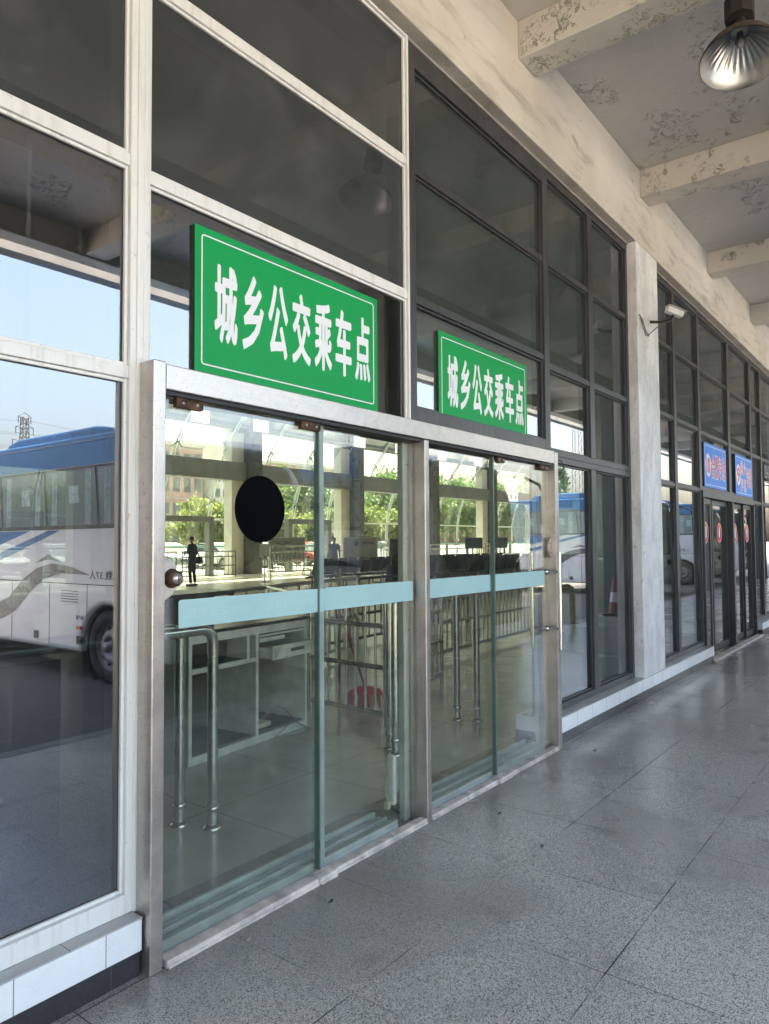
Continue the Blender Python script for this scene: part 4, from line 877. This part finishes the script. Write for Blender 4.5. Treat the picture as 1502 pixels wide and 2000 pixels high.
    for q in (-1, 1):
        build(MB().obox((q*.88, .012, .84), ((1, 0, 0), (0, 1, 0), (0, 0, 1)), (.19, .025, .09)), 'headlight', 'headl', s, bevel=.02)
        build(MB().tube([(q*1.0, -.30, 2.86), (q*1.16, .05, 2.84), (q*1.30, .28, 2.70), (q*1.33, .36, 2.50)], [.035, .03, .026, .02], 8).obox((q*1.33, .37, 2.27), ((1, 0, 0), (0, 1, 0), (0, 0, 1)), (.10, .05, .24)), 'mirror', 'busfr', s, bevel=.012)
    build(MB().tube([(-.5, .01, 1.31), (-.1, .045, 1.5), (.25, .0, 1.9)], .012, 6).tube([(.5, .03, 1.31), (.7, .02, 1.5), (.95, -.06, 1.85)], .012, 6), 'wiper', 'black', s)
    return s
GZ = -.26
c1 = coach_mesh('x')
COACH = [(6.285, -2.42, 0, 'white and blue coach parked nearest, its side filling the reflection left of the doors'), (10.18, -1.25, 0, 'second white and blue coach parked nose in just beyond the nearest one'),
         (24.2, -2.2, 0, 'third white and blue coach, standing after a wide empty gap'), (30.6, -2.1, 0, 'fourth white and blue coach, reflected in the far doors'), (36.8, -2.4, 0, 'fifth white and blue coach, the farthest in the row')]
for i, (x, y, a, lab) in enumerate(COACH):
    o = c1 if i == 0 else copy_tree(c1); o.location = (x, y, GZ); o.rotation_euler = (0, 0, R(a)); o['label'] = lab

s = empty('hoop_barrier', (11.8, -.6, 0), 'faded yellow bent tube hoop standing near the platform edge', 'barrier')
build(MB().tube([(11.2, -.6, 0), (11.2, -.6, .52), (11.26, -.6, .62), (11.38, -.6, .66), (12.26, -.6, .66), (12.38, -.6, .62), (12.44, -.6, .52), (12.44, -.6, 0)], .055, 12), 'hoop', 'yel', s)
for x in (11.2, 12.44): build(MB().box(x-.1, x+.1, -.70, -.5, 0, .015), 'foot_plate', 'fence', s)
s = empty('traffic_cone', (14.15, -.42, 0), 'dull red traffic cone with a black base on the platform', 'cone')
build(MB().lathe((14.15, -.42, 0), (0, 0, 1), [(.15, .05), (.045, .72), (.03, .73), (.001, .73)], 24), 'cone_body', 'cone', s); build(MB().box(13.94, 14.36, -.63, -.21, 0, .05), 'base', 'black', s, bevel=.015)
build(MB().lathe((14.15, -.42, 0), (0, 0, 1), [(.118, .27), (.088, .46)], 24), 'reflective_band', 'white_v', s)

# ------------------------------------------------------------------ cars beyond the hall
def car(paint, label, group):
    s = empty('parked_car', (0, 0, 0), label, 'car', group); L, W = 4.4, 1.78
    sil = [(0, .35), (.02, .62), (.15, .78), (1.1, .95), (1.75, 1.40), (2.3, 1.50), (3.3, 1.47), (3.95, 1.08), (4.35, 1.02), (4.4, .6), (4.38, .35)]
    def arch(y): return [(y+.35*math.cos(R(a)), .33+.35*math.sin(R(a))) for a in range(0, 181, 20)]
    sil2 = sil+arch(3.5)+arch(.85)
    lower = [(0, .35), (.02, .62), (.15, .78), (1.1, .95), (3.95, 1.0), (4.35, .98), (4.4, .6), (4.38, .35)]+arch(3.5)+arch(.85)
    build(MB().prism([(-W/2, y, z) for y, z in lower], (W, 0, 0)), 'body', paint, s, bevel=.07, seg=3)
    b = MB(); A = [(1.05, .95), (1.8, 1.42), (2.3, 1.50), (3.3, 1.47), (3.98, 1.0)]; n_ = len(A)
    vs = [(-W/2+.06+(z-.95)*.32, y, z) for y, z in A]+[(W/2-.06-(z-.95)*.32, y, z) for y, z in A]
    b.add(vs, [tuple(range(n_)), tuple(range(2*n_-1, n_-1, -1))]+[(k, k+1, n_+k+1, n_+k) for k in range(n_-1)]); cb = build(b, 'cabin', 'carg', s, bevel=.03)
    build(MB().prism([(-W/2+.25, y, z) for y, z in ((1.85, 1.44), (2.3, 1.515), (3.3, 1.485), (3.35, 1.46))], (W-.5, 0, 0)), 'roof', paint, s, bevel=.02)
    for q in (-1, 1):
        build(MB().obox((q*(W/2-.25), .06, .70), ((1, 0, 0), (0, 1, 0), (0, 0, 1)), (.17, .07, .06)), 'headlight', 'headl', s, bevel=.02)
        build(MB().obox((q*(W/2+.06), 1.35, .98), ((1, 0, 0), (0, 1, 0), (0, 0, 1)), (.09, .06, .06)), 'mirror', paint, s, bevel=.02)
        build(MB().tube([(q*(W/2-.12), 1.1, .96), (q*(W/2-.22), 1.8, 1.42), (q*(W/2-.25), 2.3, 1.50)], .03, 6), 'pillar', paint, s)
        for y in (.85, 3.5): w_ = build(MB().lathe((q*(W/2-.21), y, .33), (q, 0, 0), [(.001, 0), (.32, 0), (.32, .19), (.22, .2)], 20), 'wheel', 'tyre', s); build(MB().lathe((q*(W/2-.21), y, .33), (q, 0, 0), [(.22, .19), (.19, .15), (.001, .17)], 20), 'rim', 'rim', w_)
    build(MB().box(-.22, .22, -.012, .004, .42, .54), 'number_plate', 'navy', s); build(MB().box(-.55, .55, -.01, .01, .56, .68), 'front_grille', 'black', s)
    return s
cw = car('car_w', 'x', 'cars parked beyond the hall'); cs = car('car_s', 'x', 'cars parked beyond the hall'); cr = car('car_r', 'x', 'cars parked beyond the hall')
used = set()
for i, (x, kind, lab) in enumerate([(8.6, cw, 'white car parked farthest left beyond the hall glass'), (11.6, cs, 'silver car parked between the two leftmost white cars'), (14.6, cw, 'white car seen through the left window'), (17.5, cw, 'white car parked beside the silver one left of the suited man'),
    (20.3, cs, 'silver car parked behind the man with the bag'), (23.6, cs, 'silver car nose on between the hall door and dark column'), (27.2, cw, 'white car parked behind the stand sign'), (30.3, cs, 'silver car left of the red car'), (33.8, cr, 'red car parked behind the poster board'), (37.0, cw, 'white car right of the red car'), (43.0, cw, 'white car parked farthest right beyond the monitors')]):
    o = kind if id(kind) not in used else copy_tree(kind); used.add(id(kind)); o.location = (x, 30.6+rnd.uniform(-.2, .2), -.02); o.rotation_euler = (0, 0, R(rnd.uniform(-4, 4))); o['label'] = lab

# ------------------------------------------------------------------ trees
def tree_parts(h, cr_, n, seed, leaf_m, conifer=False, sz=.16):
    r_ = random.Random(seed); b = MB(); tr_ = MB(); top = h
    tr_.tube([(0, 0, -.3), (.05, 0, h*.25), (-.03, .04, h*.5), (0, 0, h*.8)], [.16, .13, .09, .03], 8)
    cl = []
    if conifer:
        for k in range(n//28): z = h*(.12+.86*r_.random()**.8); rr = cr_*(1-z/h)*1.05+.1; a = r_.random()*6.28; q = rr*(.4+.6*r_.random()); cl.append((Vector((q*math.cos(a), q*math.sin(a), z)), .35))
    else:
        for k in range(n//28):
            a = r_.random()*6.28; e = math.acos(r_.uniform(-.75, 1)); q = (.45+.55*r_.random())
            cl.append((Vector((cr_*q*math.sin(e)*math.cos(a), cr_*q*math.sin(e)*math.sin(a), h*.60+h*.40*q*math.cos(e))), cr_*r_.uniform(.14, .30)))
        for k in range(7):
            t_ = cl[k*3 % len(cl)][0]; tr_.tube([(0, 0, h*.3), (t_*.5+Vector((0, 0, h*.15))), t_], [.06, .04, .012], 5)
    for c, s_ in cl:
        for k in range(28):
            p = c+Vector((r_.gauss(0, 1), r_.gauss(0, 1), r_.gauss(0, .8)))*s_*.62; a = Vector((r_.gauss(0, 1), r_.gauss(0, 1), r_.gauss(0, 1))).normalized(); u_ = a.orthogonal().normalized(); w_ = a.cross(u_); z = sz*r_.uniform(.6, 1.3)
            b.quad(p-u_*z, p+w_*z*.6, p+u_*z, p-w_*z*.6)
    return b, tr_
def tree(h, cr_, n, seed, lm, conifer=False, sz=.16):
    s = empty('conifer_tree' if conifer else 'leafy_tree', (0, 0, 0), 'x', 'tree', 'x'); b, t_ = tree_parts(h, cr_, n, seed, lm, conifer, sz)
    build(b, 'crown', lm, s); build(t_, 'trunk', 'bark', s); return s
TA = tree(5.2, 2.3, 5200, 1, 'leaf1'); TB = tree(7.5, 3.2, 6500, 2, 'leaf2', sz=.2); TC = tree(5.0, 2.1, 4600, 3, 'leaf1'); TD = tree(10, 2.2, 5000, 4, 'leaf3', True, .22)
used = set()
def put(T, x, y, sc_, lab, grp, z=-.02):
    o = T if id(T) not in used else copy_tree(T); used.add(id(T)); o.location = (x, y, z); o.rotation_euler = (0, 0, rnd.random()*6.28); o.scale = (sc_, sc_, sc_*rnd.uniform(.9, 1.1)); o['label'] = lab; o['group'] = grp
ORD = ['first', 'second', 'third', 'fourth', 'fifth', 'sixth', 'seventh', 'eighth', 'ninth', 'tenth', 'eleventh', 'twelfth', 'thirteenth', 'fourteenth', 'fifteenth', 'sixteenth', 'seventeenth', 'eighteenth', 'nineteenth', 'twentieth']
g1 = 'low bright trees along the street beyond the hall'
for i in range(11): put([TA, TC][i % 2], 14+3.9*i, 38+rnd.uniform(-1, 1), .78+.1*rnd.random(), 'bright yellow green tree beyond the hall glass, %s from the left in the low row' % ORD[i], g1)
g2 = 'taller green trees behind the low row'
for i in range(9): put(TB, 44+5.2*i, 44+rnd.uniform(-1.5, 1.5), .95+.2*rnd.random(), 'taller mid green tree behind the low row, %s from the left' % ORD[i], g2)
g3 = 'green trees behind the coaches across the lot'
for i in range(16): put(TB, -20+9*i, -52+rnd.uniform(-3, 3), .85+.25*rnd.random(), 'round green tree across the bus lot, %s from the left end of that row' % ORD[i], g3, -.3)
for i, (x, y, q) in enumerate(((62, -24, .62), (66, -25, .78), (72, -27, 1.0))): put(TD, x, y, q, 'tall dark conifer beyond the lot, %s of three' % ['shortest', 'middle', 'tallest'][i], 'conifers beyond the bus lot', -.3)

# ------------------------------------------------------------------ distant buildings, pylons
def block(x0, x1, y0, y1, h, wall, label, nx, nz, face='-y', z0=-.3):
    s = empty('apartment_building', ((x0+x1)/2, (y0+y1)/2, z0), label, 'building')
    build(MB().box(x0, x1, y0, y1, z0, h), 'wall', wall, s); build(MB().box(x0-.3, x1+.3, y0-.3, y1+.3, h, h+.5), 'roof', 'whitew', s)
    dx = (x1-x0)/nx; dz = (h-1)/nz; yy = y0 if face == '-y' else y1
    for i in range(nx):
        for j in range(nz):
            a = x0+dx*(i+.2); c = 1+z0+dz*(j+.25); ya, yb = (yy-.06, yy+.02) if face == '-y' else (yy-.02, yy+.06)
            build(MB().box(a, a+dx*.6, ya, yb, c, c+dz*.55), 'window', 'winw', s)
    b = MB()
    for j in range(1, nz+1): b.box(x0, x1, yy-.12 if face == '-y' else yy, yy if face == '-y' else yy+.12, 1+z0+dz*j-.12, 1+z0+dz*j)
    build(b, 'floor_band', 'whitew', s)
    return s
block(56, 71.5, 90, 102, 16, 'pinkw', 'pinkish office block with window rows beyond the trees, left one', 8, 4)
block(72, 76.5, 88, 100, 13, 'whitew', 'narrow off white block with balconies between the pink ones', 3, 5)
block(77, 83, 92, 104, 20, 'whitew', 'taller cream tower beyond the hall column', 2, 6)
block(86, 108, 90, 102, 15, 'pinkw', 'wider pinkish block beyond the hall, right one', 10, 4)
block(186, 197, -104, -96, 20, 'whitew', 'pale tower block far across the bus lot', 4, 9, '+y')
def lattice(x, y, h, w0, w1, arms, label, name='power_pylon', cat='pylon', r=.07):
    s = empty(name, (x, y, -.3), label, cat); b = MB(); n_ = int(h/ (w0+w1) *1.4)+4
    P = lambda t_, i, j: Vector((x+i*(w0+(w1-w0)*t_)/2, y+j*(w0+(w1-w0)*t_)/2, -.3+h*t_))
    cs_ = [(-1, -1), (1, -1), (1, 1), (-1, 1)]
    for i, j in cs_: b.tube([P(0, i, j), P(1, i, j)], r, 4, smooth=False)
    for k in range(n_):
        a, c = k/n_, (k+1)/n_
        for (i, j), (p, q) in zip(cs_, cs_[1:]+cs_[:1]): b.tube([P(a, i, j), P(c, p, q)], r*.6, 4, smooth=False); b.tube([P(a, p, q), P(c, i, j)], r*.6, 4, smooth=False)
    build(b, 'tower', 'galv', s)
    for z, l in arms:
        b = MB(); 
        for q in (-1, 1):
            b.tube([(x, y, z+h*.03), (x+q*l, y, z)], r*.8, 4, smooth=False).tube([(x, y, z-.4), (x+q*l, y, z)], r*.8, 4, smooth=False)
            b.tube([(x+q*l, y, z), (x+q*l, y, z-h*.05)], r, 4, smooth=False)
        build(b, 'cross_arm', 'galv', s)
    return s
py1 = lattice(73.2, -145, 28, 2.4, 1.1, [(22.9, 2.5), (25.6, 1.8), (27.8, 1.3)], 'steel power pylon with two wide cross arms beyond the nearest coach', r=.10)
py2 = lattice(230, -190, 60, 5, 2.2, [(44, 11), (54, 9)], 'second power pylon, far behind the coaches', r=.14)
lattice(128, -48.3, 26, 1.5, 1.2, [], 'tall slim lattice mast seen above the third coach', 'lattice_mast', 'mast', .06)
b = MB()
for z, dx in ((21.6, 2.5), (21.6, -2.5), (24.3, 1.8), (24.3, -1.8), (27, 1.3)):
    for ex, ey, ez in ((230+dx, -190, z+24), (-150+dx, -95, z+2)):
        pts = [Vector((73.2+dx, -145, z)).lerp(Vector((ex, ey, ez)), t_/12)-Vector((0, 0, 7*(1-(2*t_/12-1)**2))) for t_ in range(13)]; b.tube(pts, .035, 4, smooth=False)
o = build(b, 'power_lines', 'fence'); tag(o, 'thin sagging power lines strung from the pylon', 'power lines')
